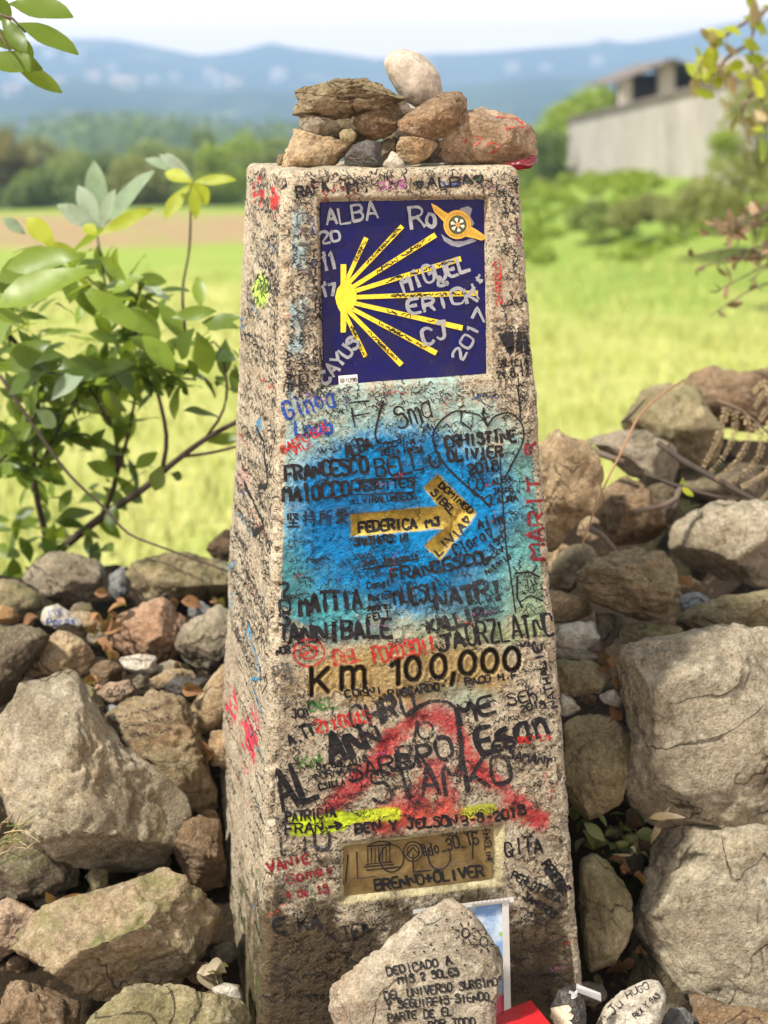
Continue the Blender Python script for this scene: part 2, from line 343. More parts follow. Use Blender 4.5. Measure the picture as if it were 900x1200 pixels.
    lay(sstep(-1.5, 1.0, s3 + (grit - 0.5) * 3) * fm, (0.66, 0.47, 0.05), 0.93); lay(sstep(0.45, 0.7, soft2) * sstep(0, 2, s3), (0.22, 0.14, 0.03), 0.5)
    red = [(372, 962), (425, 908), (462, 862), (488, 840), (515, 836), (538, 855), (553, 895), (590, 925), (632, 962)]
    bb = fm & (px > 340) & (px < 665) & (py > 810) & (py < 1000)
    dr = np.full(px.shape, 99.0); dr[bb] = segdist(px[bb], py[bb], red)
    lay(spray(dr, 2, 27), (0.50, 0.035, 0.045), 0.58)
    d2 = np.full(px.shape, 99.0); d2[bb] = segdist(px[bb], py[bb], [(452, 962), (486, 932), (512, 905), (528, 935)])
    lay(spray(d2, 3, 32), (0.52, 0.04, 0.05), 0.5)
    d2[bb] = segdist(px[bb], py[bb], [(430, 962), (500, 958), (560, 955), (610, 955)]); lay(spray(d2, 2, 22), (0.6, 0.10, 0.06), 0.5)
    d2[bb] = segdist(px[bb], py[bb], [(330, 967), (365, 968), (398, 962)]); lay(spray(d2, 9, 15), (0.66, 0.86, 0.03), 0.92)
    d2[bb] = segdist(px[bb], py[bb], [(392, 962), (425, 956), (462, 954)]); lay(spray(d2, 4, 10), (0.66, 0.86, 0.03), 0.8)
    d2[bb] = segdist(px[bb], py[bb], [(548, 951), (575, 948)]); lay(spray(d2, 4, 12), (0.66, 0.82, 0.05), 0.6)
    lay(sstep(1.3, 2.6, 4.6 - s4 + (grit - 0.5) * 1.4) * fm, (0.012, 0.011, 0.012), 0.95)
    mort = np.clip(sstep(-4, 1, s2) * sstep(14, 9, s2), 0, 1) * ((px > 578) | (py > 1036 - (px - 400) * 0.12 + 8) | (s2 > 2)) * fm
    lay(mort, (0.62, 0.55, 0.32), 0.8)
    # left face: spray and marker patches
    def EL(cx, cy, rx, ry): return sstep(1.15, 0.6, E(cx, cy, rx, ry) + (grit - 0.5) * 0.7 + (soft2 - 0.5) * 0.6) * lm
    streak = fbm(L * np.array([30, 30, 160]), 41, 3)
    lay(EL(306, 340, 10, 22), (0.55, 0.80, 0.12), 0.8)
    lay(EL(303, 222, 10, 22) * sstep(0.4, 0.55, streak), (0.62, 0.05, 0.05), 0.7); lay(EL(322, 235, 7, 26) * sstep(0.4, 0.55, streak), (0.62, 0.05, 0.05), 0.7)
    lay(EL(272, 830, 9, 34) * sstep(0.42, 0.56, streak), (0.60, 0.05, 0.08), 0.7); lay(EL(292, 868, 12, 44) * sstep(0.42, 0.56, streak), (0.60, 0.05, 0.08), 0.75)
    for cx, cy, rx, ry in ((281, 380, 6, 14), (272, 660, 5, 10), (270, 705, 6, 14), (285, 570, 5, 12), (302, 500, 5, 14), (290, 745, 5, 12)):
        lay(EL(cx, cy, rx, ry) * sstep(0.45, 0.55, streak), (0.05, 0.25, 0.42), 0.6)
    lay(EL(287, 560, 8, 20), (0.55, 0.2, 0.22), 0.4)
    # damp, dirty foot of the post, with the shade there painted in too
    dirt_shade = sstep(890, 1180, py + (soft - 0.5) * 260) * sstep(0.25, 0.6, soft2 + sstep(1000, 1150, py) * 0.35)
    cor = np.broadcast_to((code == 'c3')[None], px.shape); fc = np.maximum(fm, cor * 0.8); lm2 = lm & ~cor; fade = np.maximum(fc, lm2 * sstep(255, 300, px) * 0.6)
    lay(dirt_shade * fade, (0.12, 0.085, 0.045), 0.62); lay(sstep(1010, 1150, py + (soft - 0.5) * 210 + (soft2 - 0.5) * 90) * fade, (0.08, 0.056, 0.03), 0.55); lay(dirt_shade * lm2, (0.12, 0.09, 0.045), 0.3)
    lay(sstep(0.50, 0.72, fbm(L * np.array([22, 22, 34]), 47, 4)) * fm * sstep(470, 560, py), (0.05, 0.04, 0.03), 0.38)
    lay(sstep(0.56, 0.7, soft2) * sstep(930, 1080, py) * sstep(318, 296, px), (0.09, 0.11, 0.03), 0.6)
    # top cap
    caps = []; ci = []
    for ph in np.linspace(0, 90, 7)[1:]:
        q = math.radians(ph); ins = RC * (1 - math.cos(q)); x, y, nx, ny = ring(RC, ins); z = -RC + RC * math.sin(q)
        caps.append(np.stack([x, y, np.full(NRING, z)], -1))
    x, y, nx, ny = ring(RC, RC)
    for k in (0.85, 0.6, 0.3, 0.08): caps.append(np.stack([x * k, y * k, np.zeros(NRING)], -1))
    C = np.array(caps[::-1]); C[..., 2] += (fbm(C * 40, 3, 3) - 0.5) * 0.006 * (1 if True else 0)
    C[..., :2] += ((fbm(C * 60, 8, 2) - 0.5) * 0.004)[..., None] * 0
    allL = np.concatenate([C, L], 0); nr = len(allL)
    rgb = np.concatenate([np.zeros((len(C), NRING, 3)), rgb], 0); cov = np.concatenate([np.zeros((len(C), NRING)), cov], 0)
    V = l2w(allL).reshape(-1, 3)
    i = np.arange(nr - 1)[:, None]; k = np.arange(NRING)[None]; k2 = (k + 1) % NRING
    Fc = np.stack([i * NRING + k, (i + 1) * NRING + k, (i + 1) * NRING + k2, i * NRING + k2], -1).reshape(-1, 4)
    return V, Fc, np.concatenate([rgb, cov[..., None]], -1).reshape(-1, 4)

t = NT('weathered_concrete')
n1 = t.noise(14, 8, 0.65); c = t.mix(t.step(n1, 0.3, 0.7), (0.30, 0.25, 0.168), (0.46, 0.405, 0.295))
g = t.vor(340, out='Color'); sx = t.n('ShaderNodeSeparateColor'); t.set(sx.inputs[0], g)
c = t.mix(t.step(sx.outputs[0], 0.62, 0.8, 0, 0.4), c, (0.58, 0.50, 0.36)); c = t.mix(t.step(sx.outputs[1], 0.76, 0.9, 0, 0.8), c, (0.10, 0.085, 0.065))
c = t.mix(t.step(sx.outputs[2], 0.86, 0.95, 0, 0.5), c, (0.36, 0.2, 0.1))
c = t.mix(t.step(t.noise(380, 4, 0.75), 0.53, 0.62, 0, 0.68), c, (0.085, 0.065, 0.045))
c = t.mix(t.step(t.noise(45, 7, 0.72), 0.54, 0.74, 0, 0.55), c, (0.19, 0.15, 0.10))
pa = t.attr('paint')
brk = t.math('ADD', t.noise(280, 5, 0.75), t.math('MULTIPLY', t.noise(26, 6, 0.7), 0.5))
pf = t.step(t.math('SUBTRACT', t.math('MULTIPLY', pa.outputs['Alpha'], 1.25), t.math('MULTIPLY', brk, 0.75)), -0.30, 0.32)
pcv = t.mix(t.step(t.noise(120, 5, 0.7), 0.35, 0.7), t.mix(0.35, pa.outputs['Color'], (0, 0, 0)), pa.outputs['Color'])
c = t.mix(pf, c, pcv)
nb = t.bump(t.noise(90, 6, 0.7), 0.0018); nb = t.bump(t.noise(400, 4, 0.7), 0.0017, 1.0, nb); nb = t.bump(t.vor(340), 0.0010, 0.8, nb)
CONC = t.bsdf(c, 0.88, nb, spec=0.25)
post = empty('waymarker_post', (0, 0, 0), 'tapering concrete waymarker post covered in graffiti, with blue shell tile and yellow arrow', 'waymarker')
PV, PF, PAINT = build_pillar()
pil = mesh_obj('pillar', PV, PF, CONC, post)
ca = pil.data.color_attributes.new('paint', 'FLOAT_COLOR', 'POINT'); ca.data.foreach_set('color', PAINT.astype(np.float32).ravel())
BVH_POST = BVHTree.FromPolygons([tuple(v) for v in PV], PF.tolist())

# ------------------------------------------------------------------ pens
GL = {
'A': '002640 1232', 'B': '0006 063645443303 3342413000', 'C': '4536160501103041', 'D': '0006 062645412000', 'E': '46060040 0333', 'F': '460600 0333',
'G': '45361605011030414323', 'H': '0006 4046 0343', 'I': '2620', 'J': '1646 3631201001', 'K': '0006 4602 1340', 'L': '060040', 'M': '0006234640', 'N': '00064046',
'O': '160501103041453616', 'P': '0006 063645443303', 'Q': '160501103041453616 2240', 'R': '0006 063645443303 2340', 'S': '4536160514344241301001'[:22],
'T': '0646 2620', 'U': '06011030414246', 'V': '062046', 'W': '0610233046', 'X': '0640 0046', 'Y': '062346 2320', 'Z': '06460040',
'0': '160501103041453616', '1': '152620', '2': '05163645440040', '3': '05163645443313 3342413010', '4': '30360242', '5': '46060434434130100 1'.replace(' ', ''),
'6': '4536160501103041423303', '7': '064610', '8': '16051434453616 140201103041423414', '9': '43341405163645413010',
'.': '2021', ',': '2110', '-': '1333', "'": '2625', '!': '2622 2120', '+': '2125 0343', '#': '1016 3036 0242 0444', '_': '0040', '/': '0046', ':': '2122 2425',
'>': '0343 254321', '@': '2004152435442 0'.replace(' ', ''), '*': '2125 0244 0442', '&': '40050616 2501103042'.replace('0616 25', '162514'),
'a': '34140301102031 3430', 'b': '0006 03143433312000', 'c': '3414030110203 1'.replace(' ', ''), 'd': '34140301103 0 3630'.replace('3 0 ', '30 '), 'e': '0232331403011031',
'f': '36251520 0434', 'g': '34140301103034 34300'.replace('34300', '3430'), 'h': '0006 0314243330', 'i': '2420 2526', 'j': '24211000 2526', 'k': '0006 3402 1230', 'l': '2620',
'm': '0004 03142320 23344340', 'n': '0004 0314243330', 'o': '140301102031332414', 'p': '0400 04143433311101', 'q': '34140301103 1 3430'.replace('3 1 ', '31 '),
'r': '0004 03142434', 's': '34140312322110', 't': '16112031 0434', 'u': '0401102031 3430', 'v': '042044', 'w': '0410233044', 'x': '0440 0044', 'y': '0420 4410', 'z': '04340030', ' ': ''}
def glyph(ch):
    out = []
    for st in GL.get(ch, GL.get(ch.upper(), '')).split():
        st = st[:len(st) // 2 * 2]; p = [(int(st[i]) / 4, int(st[i + 1]) / 6) for i in range(0, len(st), 2)]
        if len(p) > 1: out.append(p)
    return out
def write(text, x0, y0, x1, y1, h, jit=0.085, stack=False, wf=0.78):
    """hand lettering along a baseline in picture units: list of polylines"""
    out = []; n = len(text); L = math.hypot(x1 - x0, y1 - y0); ux, uy = (x1 - x0) / L, (y1 - y0) / L
    if stack: vx, vy, gx, gy = 0, -1, 1, 0
    else: vx, vy, gx, gy = uy, -ux, ux, uy
    cw = L / n; gw = (min(cw * wf, h) if not stack else h * 0.75)
    for i, ch in enumerate(text):
        bx, by = x0 + ux * (i + 0.1) * cw, y0 + uy * (i + 0.1) * cw; js = rnd.uniform(-jit, jit) * h; jr = rnd.uniform(-0.1, 0.1); sc = rnd.uniform(0.92, 1.08)
        for st in glyph(ch):
            pts = []
            for a, b in st:
                a += rnd.uniform(-jit, jit) * 0.8; b += rnd.uniform(-jit, jit) * 0.5
                X = a * gw * sc - jr * b * h * 0.4; Yv = b * h * sc + js
                pts.append((bx + gx * X + vx * Yv, by + gy * X + vy * Yv))
            if len(pts) > 3:                                    # round the corners of curved strokes
                q = [pts[0]]
                for k in range(1, len(pts) - 1):
                    p0, p1, p2 = np.array(pts[k - 1]), np.array(pts[k]), np.array(pts[k + 1]); q += [tuple(p1 + (p0 - p1) * 0.28), tuple(p1 + (p2 - p1) * 0.28)]
                pts = q + [pts[-1]]
            out.append(pts)
    return out
def scrawl(x0, y0, x1, y1, h, n):               # an illegible run of pen loops
    L = math.hypot(x1 - x0, y1 - y0); ux, uy = (x1 - x0) / L, (y1 - y0) / L; out = []; cur = []
    for i in range(n):
        s = (i + rnd.uniform(-0.3, 0.3)) / n * L; b = rnd.uniform(0, h)
        cur.append((x0 + ux * s + uy * b, y0 + uy * s - ux * b))
        if rnd.random() < 0.3 and len(cur) > 1: out.append(cur); cur = []
    if len(cur) > 1: out.append(cur)
    return out
EPS = [0]
def cast_px(bvh, px, py):
    d = ray(px, py); o = Vector(CAM)
    return [bvh.ray_cast(o, Vector(k).normalized())[0] for k in d]
def cast_left(px, py):                          # px, py are here metres across / down the left face
    a = AT + KT * py; o = l2w(np.stack([-a - 0.08, -px, -py], -1)); dv = l2w(np.array([[1.0, 0, 0]])) - l2w(np.array([[0.0, 0, 0]])); dv = Vector(dv[0])
    return [BVH_POST.ray_cast(Vector(k), dv)[0] for k in o]
def ink(mb, strokes, width, caster, lift=0.0006, toward=None, step=2.5, wvar=0.4):
    for st in strokes:
        if len(st) < 2: continue
        p = spline(st, step) if len(st) > 3 else linear(st, step)
        if len(p) < 2: continue
        t = np.gradient(p, axis=0); t /= np.linalg.norm(t, axis=1)[:, None] + 1e-9; nrm = np.stack([-t[:, 1], t[:, 0]], -1)
        ww = width * (1 + wvar * (np.interp(np.linspace(0, 3, len(p)), range(4), [rnd.uniform(-1, 1) for _ in range(4)]))) / 2
        p = np.vstack([p[:1] - t[:1] * ww[0] * 0.5, p[1:-1], p[-1:] + t[-1:] * ww[-1] * 0.5])
        A = p + nrm * ww[:, None]; B = p - nrm * ww[:, None]; M_ = p
        H = [caster(q[:, 0], q[:, 1]) for q in (A, M_, B)]
        EPS[0] = (EPS[0] + 1) % 40; lf = lift + EPS[0] * 0.000008
        rowsv = []
        for a, m_, b in zip(*H):
            if a is None or b is None or m_ is None: rowsv.append(None); continue
            tr = toward if toward is not None else (Vector(CAM) - m_).normalized()
            rowsv.append((a + tr * lf, m_ + tr * lf, b + tr * lf))
        for r0, r1 in zip(rowsv[:-1], rowsv[1:]):
            if r0 is None or r1 is None or (r0[1] - r1[1]).length > 0.03: continue
            mb.add(list(r0) + list(r1), [(0, 1, 4, 3), (1, 2, 5, 4)])
def ink_mat(name, col, cut=0.42, soft=0.1, rough=0.6, scale=330):
    t = NT(name); v = t.math('ADD', t.math('MULTIPLY', t.noise(scale, 3, 0.7), 0.68), t.math('MULTIPLY', t.noise(36, 5, 0.65), 0.32))
    al = t.step(v, cut - soft, cut + soft) if cut > 0 else None
    return t.bsdf(t.mix(t.noise(60, 4), tuple(c * 0.7 for c in col), tuple(min(1, c * 1.25) for c in col)), rough, None, al, spec=0.3)
INK = {'k': ink_mat('black_marker', (0.010, 0.009, 0.011), 0.36), 'kf': ink_mat('worn_black_marker', (0.02, 0.018, 0.02), 0.44, 0.08), 'g': ink_mat('grey_worn_marker', (0.10, 0.095, 0.09), 0.47),
       'r': ink_mat('red_marker', (0.46, 0.02, 0.02), 0.46), 'dr': ink_mat('dark_red_marker', (0.20, 0.012, 0.02), 0.42), 'b': ink_mat('blue_marker', (0.012, 0.06, 0.30), 0.42),
       'gr': ink_mat('green_marker', (0.05, 0.16, 0.03), 0.46), 'p': ink_mat('purple_marker', (0.38, 0.10, 0.28), 0.48), 'lb': ink_mat('light_blue_marker', (0.05, 0.25, 0.42), 0.46),
       's': ink_mat('silver_paint_marker', (0.30, 0.315, 0.34), 0.36, 0.14, 0.5), 'K': ink_mat('solid_black_marker', (0.010, 0.010, 0.010), 0)}
cast_post = lambda x, y: cast_px(BVH_POST, x, y)
def inscription(strokes, width, ink_key, caster=cast_post, parent=post, name='lettering'):
    mb = MB(); ink(mb, strokes, width, caster)
    return mb.build(name, INK[ink_key], parent) if mb.f else None
# text, x0, y0, x1, y1, letter height, pen width, ink, stacked
TXT = [
 ('RAFA', 348, 232, 387, 223, 13, 2.3, 'k'), ('M.', 407, 228, 437, 224, 16, 2.4, 'k'), ('2016', 442, 223, 476, 221, 10, 1.7, 'p'), ('@ALBA@', 486, 222, 568, 214, 11, 2.4, 'k'),
 ('DOBBIN', 580, 314, 582, 366, 9, 1.8, 'r', 1), ('ALICIA', 587, 430, 619, 428, 8, 1.7, 'k'), ('24.8.12', 582, 444, 621, 440, 9, 1.7, 'k'), ('TOTESARA', 365, 300, 371, 384, 8, 1.7, 'k', 1),
 ('EPMUNTALE', 349, 248, 356, 410, 14, 2.0, 'g'), ('ANAE', 334, 410, 333, 460, 9, 1.5, 'k'), ('AMOR', 350, 412, 350, 462, 10, 1.8, 'kf'), ('CORINNE', 366, 408, 372, 462, 9, 1.6, 'kf'),
 ('ZOSI', 329, 698, 326, 766, 15, 3.2, 'k', 1), ('NOR', 324, 768, 341, 765, 8, 1.9, 'k'), ('PIL', 322, 802, 350, 796, 22, 3.2, 'g'), ('JOY', 342, 842, 365, 838, 9, 2.0, 'k'), ('A.TT', 340, 874, 371, 859, 13, 2.8, 'k'),
 ('Ginog', 335, 492, 396, 474, 22, 3.0, 'b'), ('Loub', 346, 512, 392, 508, 16, 3.0, 'b'), ('GABRIELE', 331, 532, 387, 503, 9, 1.9, 'r'), ('VILE', 345, 533, 367, 522, 7, 1.8, 'r'),
 ('Sma', 466, 503, 512, 488, 27, 2.3, 'k'), ('ALBA', 406, 537, 438, 525, 14, 2.9, 'k'), ('COCHINA', 449, 525, 487, 521, 7, 1.5, 'k'), ('BELLA FRESA', 447, 534, 496, 530, 7, 1.6, 'k'),
 ('FRANCESCO', 334, 563, 432, 553, 17, 3.4, 'k'), ('BELL', 441, 560, 498, 550, 22, 2.5, 'k'), ('U', 504, 548, 518, 546, 15, 2.3, 'k'), ('MAIOCCO', 331, 588, 412, 582, 17, 3.4, 'k'),
 ('JESUITES', 416, 575, 485, 571, 10, 2.1, 'k'), ('ELVIRALUNBECK', 413, 591, 488, 585, 7, 1.3, 'k'),
 ('CRHISTINE', 522, 525, 606, 516, 13, 2.9, 'k'), ('OLIVIER', 525, 542, 590, 535, 13, 2.9, 'k'), ('2018', 548, 556, 586, 550, 12, 2.5, 'k'), ('ALBA', 577, 568, 600, 563, 7, 1.6, 'k'), ('JAIME', 578, 580, 602, 575, 7, 1.6, 'k'), ('LAURA', 576, 592, 608, 586, 7, 1.6, 'k'),
 ('MARIT S', 640, 657, 634, 516, 19, 3.2, 'dr'), ('Alim', 560, 620, 593, 612, 11, 2.2, 'k'), ('Clara@', 535, 653, 580, 628, 14, 1.9, 'k'), ('1997', 577, 645, 596, 626, 7, 1.6, 'k'), ('Becky', 568, 662, 592, 645, 7, 1.6, 'k'), ('Antonio', 570, 674, 600, 653, 7, 1.6, 'k'),
 ('FEDERICA', 420, 624, 489, 618, 11, 3.0, 'k'), ('MJ', 499, 618, 518, 614, 9, 3.2, 'k'), ('DOMINGO', 513, 570, 551, 603, 7, 1.8, 'k'), ('SIBEL', 504, 578, 530, 604, 8, 2.0, 'k'), ('LIVIA@', 514, 652, 553, 609, 9, 2.0, 'k'),
 ("SMITHERS'18", 415, 640, 479, 634, 9, 2.1, 'k'), ('Jean Johagante', 424, 664, 491, 654, 7, 1.5, 'k'), ('FRANCESCO', 458, 681, 568, 660, 13, 2.9, 'k'), ('Candi', 430, 690, 458, 687, 8, 1.7, 'k'), ('Rocio@', 432, 704, 460, 701, 7, 1.7, 'k'), ('Andres', 431, 716, 460, 713, 7, 1.7, 'k'), ('FELI', 430, 728, 458, 723, 8, 1.7, 'k'),
 ('MATTIA', 351, 720, 426, 713, 23, 3.6, 'k'), ('MUESU', 462, 710, 512, 702, 20, 3.2, 'k'), ('NATRI', 510, 714, 592, 700, 20, 5.0, 'kf'), ('ANNIBALE', 338, 753, 461, 745, 21, 4.2, 'k'),
 ('KALLIP', 502, 742, 568, 726, 15, 4.0, 'kf'), ('JA', 514, 763, 548, 757, 18, 3.8, 'k'), ('ORZLATNO', 548, 758, 652, 744, 26, 2.9, 'k'), ('LOLA', 610, 758, 629, 756, 5, 1.3, 'k'),
 ('DEL', 392, 779, 424, 774, 15, 3.2, 'r'), ('POZOSO!!', 438, 777, 512, 762, 17, 3.0, 'r'), ('CONNI', 404, 818, 449, 812, 8, 2.0, 'k'), ('-RICCARDO-', 447, 819, 524, 808, 9, 2.1, 'k'), ('PACO H.F', 545, 803, 607, 795, 8, 1.9, 'k'),
 ('SEh', 595, 828, 633, 820, 13, 2.1, 'k'), ('2018', 610, 835, 640, 829, 8, 1.9, 'k'), ('NATHALIE', 653, 829, 633, 755, 9, 2.1, 'k'), ('SEL', 360, 834, 397, 828, 11, 2.6, 'gr'), ('2110015', 370, 860, 436, 845, 14, 3.0, 'r'),
 ('CHRO', 412, 855, 490, 834, 26, 4.6, 'kf'), ('ME', 538, 848, 582, 836, 20, 4.6, 'k'), ('AN', 386, 896, 434, 880, 36, 6.0, 'k'), ('N', 428, 876, 450, 868, 22, 4.2, 'k'), ('RPO', 466, 902, 534, 888, 25, 4.2, 'kf'), ('Esan', 561, 884, 650, 856, 30, 5.6, 'k'), ('LES', 563, 884, 606, 874, 12, 3.8, 'k'),
 ('BEIZA', 607, 871, 646, 866, 6, 1.9, 'r'), ('SAMANT', 594, 888, 646, 900, 11, 1.9, 'k'), ('SARRA', 408, 916, 502, 896, 18, 2.6, 'k'), ('04.08.2018', 371, 903, 431, 892, 7, 1.7, 'k'), ('NORMA', 369, 914, 405, 907, 8, 1.7, 'k'), ('CSILLA', 374, 926, 405, 919, 7, 1.7, 'k'),
 ('AL', 330, 952, 378, 936, 48, 5.6, 'k'), ('STAMKO', 436, 945, 604, 916, 36, 4.0, 'kf'), ('KN', 350, 900, 378, 894, 12, 3.0, 'gr'),
 ('PATRICIA', 335, 963, 394, 957, 11, 2.0, 'k'), ('FRAN', 334, 978, 380, 974, 12, 2.2, 'k'), ('>', 386, 976, 405, 973, 13, 3.2, 'k'), ('BEN Y JELSON', 416, 976, 537, 966, 11, 3.0, 'k'), ('3-8-2018', 540, 968, 617, 955, 11, 2.7, 'k'),
 ('LIU', 328, 1002, 388, 996, 19, 3.2, 'kf'), ('VANIE', 314, 1022, 364, 1010, 11, 2.3, 'dr'), ('Gomes', 336, 1036, 394, 1022, 12, 2.0, 'dr'), ('4 de 18', 334, 1054, 386, 1046, 10, 2.0, 'dr'),
 ('QITA', 592, 1004, 637, 998, 18, 2.2, 'k'), ('PEREYRE', 634, 1013, 659, 1049, 11, 3.2, 'k'), ('PERLOTTEYA', 598, 1029, 655, 1058, 9, 1.9, 'k'), ('JANUROS', 612, 1052, 650, 1076, 8, 1.8, 'k'), ('E KA', 321, 1094, 378, 1086, 15, 2.6, 'k'), ('TEA', 402, 1102, 436, 1092, 14, 2.6, 'kf')]
for it in TXT:
    s, x0, y0, x1, y1, h, pw, key = it[:8]
    inscription(write(s, x0, y0, x1, y1, h, stack=len(it) > 8), pw * 1.15, key)
DRAW = [  # drawings and flourishes on the front
 ([[(412, 563), (486, 560)], [(486, 560), (485, 577)], [(485, 577), (412, 580)], [(412, 580), (412, 563)]], 2.0, 'k', 'lettering_box'), ([[(449, 470), (442, 496), (440, 512), (446, 519), (458, 519), (470, 514)], [(412, 478), (416, 500)], [(410, 472), (432, 470)], [(412, 488), (434, 484)]], 2.0, 'k', 'pen_marks'),
 ([[(571, 500), (562, 487), (546, 483), (534, 482), (518, 492), (508, 508), (510, 525), (522, 545), (545, 568), (558, 578), (568, 588), (574, 594)], [(571, 500), (580, 488), (597, 484), (610, 494), (614, 510), (610, 525), (602, 540), (592, 560)], [(571, 498), (566, 486), (567, 478)], [(541, 483), (540, 494), (552, 503)]], 2.3, 'k', 'heart_outline'),
 ([[(586, 528), (587, 560), (590, 600), (593, 640), (599, 680), (604, 718)], [(607, 455), (609, 475), (610, 490)], [(606, 676), (606, 700), (612, 712)], [(604, 672), (620, 670), (632, 676)], [(608, 706), (622, 698), (636, 704)]], 2.0, 'k', 'pen_marks'),
 ([ell(554, 566, 5, 8), ell(563, 568, 4, 7), [(550, 572), (556, 580), (566, 583)], [(566, 585), (575, 580), (574, 592), (566, 585)]], 1.8, 'k', 'small_heart'),
 ([ell(362, 765, 18, 16), ell(361, 764, 10, 8), [(352, 770), (372, 758)]], 2.2, 'r', 'red_circle_scrawl'), ([ell(498.5, 856, 9, 10), [(489, 845), (485, 870)]], 3.4, 'kf', 'ring_scrawl'),
 ([[(425, 668), (450, 662), (490, 655)], [(427, 667), (470, 661)]], 1.6, 'k', 'underline'), ([[(478, 836), (505, 822), (530, 826), (537, 850), (541, 880), (537, 915)]], 5.0, 'kf', 'dark_brush_line')]
for st, pw, key, nm in DRAW: inscription(st, pw, key, name=nm)
# two black wing-shaped marks at the right edge of the front
mb = MB()
for poly in ([(584, 391), (601, 389), (602, 410), (598, 415), (590, 402)], [(607, 389), (614, 389), (625, 412), (626, 418), (605, 411)]):
    ys = np.linspace(min(p[1] for p in poly) + 1, max(p[1] for p in poly) - 1, 14)
    for y in ys:
        xs = [poly[i][0] + (y - poly[i][1]) / (poly[(i + 1) % 5][1] - poly[i][1] + 1e-9) * (poly[(i + 1) % 5][0] - poly[i][0]) for i in range(5) if (poly[i][1] > y) != (poly[(i + 1) % 5][1] > y)]
        if len(xs) >= 2: ink(mb, [[(min(xs), y), (max(xs), y)]], 2.6, cast_post, wvar=0)
mb.build('wing_mark', INK['k'], post)
# four Chinese characters, pen-drawn stroke by stroke on a 10 x 10 square (x right, y up)
HAN = [
 [[(1, 9), (1, 5)], [(3, 9.5), (3, 4.8)], [(4.5, 9), (8.5, 9), (5, 5)], [(5, 8), (9, 5)], [(2, 3), (8, 3)], [(5, 4.6), (5, 0.4)], [(0.5, 0.4), (9.5, 0.4)]],
 [[(2, 10), (2, 0.5), (1, 1)], [(0, 7), (4, 7)], [(0, 3.4), (4, 4.6)], [(5, 8.6), (9, 8.6)], [(7, 10), (7, 6.5)], [(4.5, 6.5), (9.6, 6.5)], [(4.5, 4.2), (9.6, 4.2)], [(8, 6), (8, 0.3), (7, 0.8)], [(5.5, 3), (6.3, 2)]],
 [[(4, 9.6), (1, 8.6), (1, 3), (0, 0)], [(1, 7), (4, 7), (4, 4.4), (1, 4.4)], [(9, 9.6), (6, 8.4), (6, 3), (5, 0)], [(6, 6), (9.6, 6)], [(8, 6), (8, 0)]],
 [[(8, 10), (2, 9)], [(2, 8.4), (2.6, 7.4)], [(5, 8.4), (5, 7.4)], [(8, 8.6), (7, 7.4)], [(0.6, 5.6), (0.6, 6.8), (9.4, 6.8), (9, 5.6)], [(2, 5.4), (8, 5.4)], [(5, 6.4), (3.6, 3), (0.6, 0)], [(3.6, 3.4), (7.4, 3.4), (5, 1), (1.8, 0)], [(4, 2.6), (9.4, 0)]]]
allst = []
for i, hs in enumerate(HAN):
    bx, by = 336 + i * 19, 618 - i * 1.6
    allst += [[(bx + a * 1.55, by - b * 1.75) for a, b in s] for s in hs]
inscription(allst, 1.9, 'k')
# the mass of illegible scribbles over the whole front and side, as good as uncountable
mbs = {k: MB() for k in ('k', 'kf', 'r', 'b', 'gr', 'p', 'lb')}
def edges(y): return (np.interp(y, [205, 680, 960, 1180], [338, 328, 316, 300]), np.interp(y, [205, 489, 720, 960, 1152], [606, 626, 646, 664, 679]))
for i in range(2700):
    y = rnd.uniform(206, 1175) if i % 3 else rnd.uniform(206, 470); lo, hi = edges(y); x = rnd.uniform(lo, hi)
    if RECESS[0][0] - 6 < x < 580 and 228 < y < 460: continue
    if 393 < x < 594 and 962 < y < 1062: continue
    if x < 416 and 592 < y < 634: continue
    if 402 < x < 562 and 552 < y < 660 and sdf(np.array([x]), np.array([y]), ARROW)[0] > -8: continue
    if 355 < x < 615 and 762 < y < 822 and rnd.random() < 0.9: continue
    L = rnd.uniform(10, 34); h = rnd.uniform(4, 9); ang = rnd.choice([-0.1, -0.1, -0.12, -0.08, 0.5, -0.6, 1.5, -1.5]) + rnd.uniform(-0.1, 0.1)
    if x < 372 and y < 460 or x > 575 and y < 460: ang = rnd.choice([1.5, -0.1]); L *= 0.7
    x1, y1 = x + L * math.cos(ang), y + L * math.sin(ang)
    if x1 > hi + 4 or x1 < lo: continue
    q = rnd.random(); key = 'k' if q < 0.40 else 'kf' if q < 0.95 else 'r' if q < 0.975 else 'b' if q < 0.985 else 'gr' if q < 0.993 else 'p'
    ink(mbs[key], scrawl(x, y, x1, y1, h, int(L / 1.8)), rnd.uniform(0.6, 1.35), cast_post)
lwd = Vector((l2w(np.array([-1.0, 0, 0])) - l2w(np.array([0.0, 0, 0]))))
for i in range(560):
    v = rnd.uniform(0.012, 1.02); b = DEP + KD * v - 0.008; x = rnd.uniform(-b, b * 0.8); L = rnd.uniform(0.05, 0.15); h = rnd.uniform(0.006, 0.02)
    x1 = min(x + L, b); 
    if v > 0.66 and rnd.random() < 0.72: continue
    q = rnd.random(); key = 'k' if q < 0.42 else 'kf' if q < 0.985 else 'r' if q < 0.993 else 'lb'
    ink(mbs[key], scrawl(x, v, x1, v + rnd.uniform(-0.01, 0.01), h, max(5, int((x1 - x) / 0.006))), rnd.uniform(0.001, 0.0022), cast_left, toward=lwd, step=0.005)
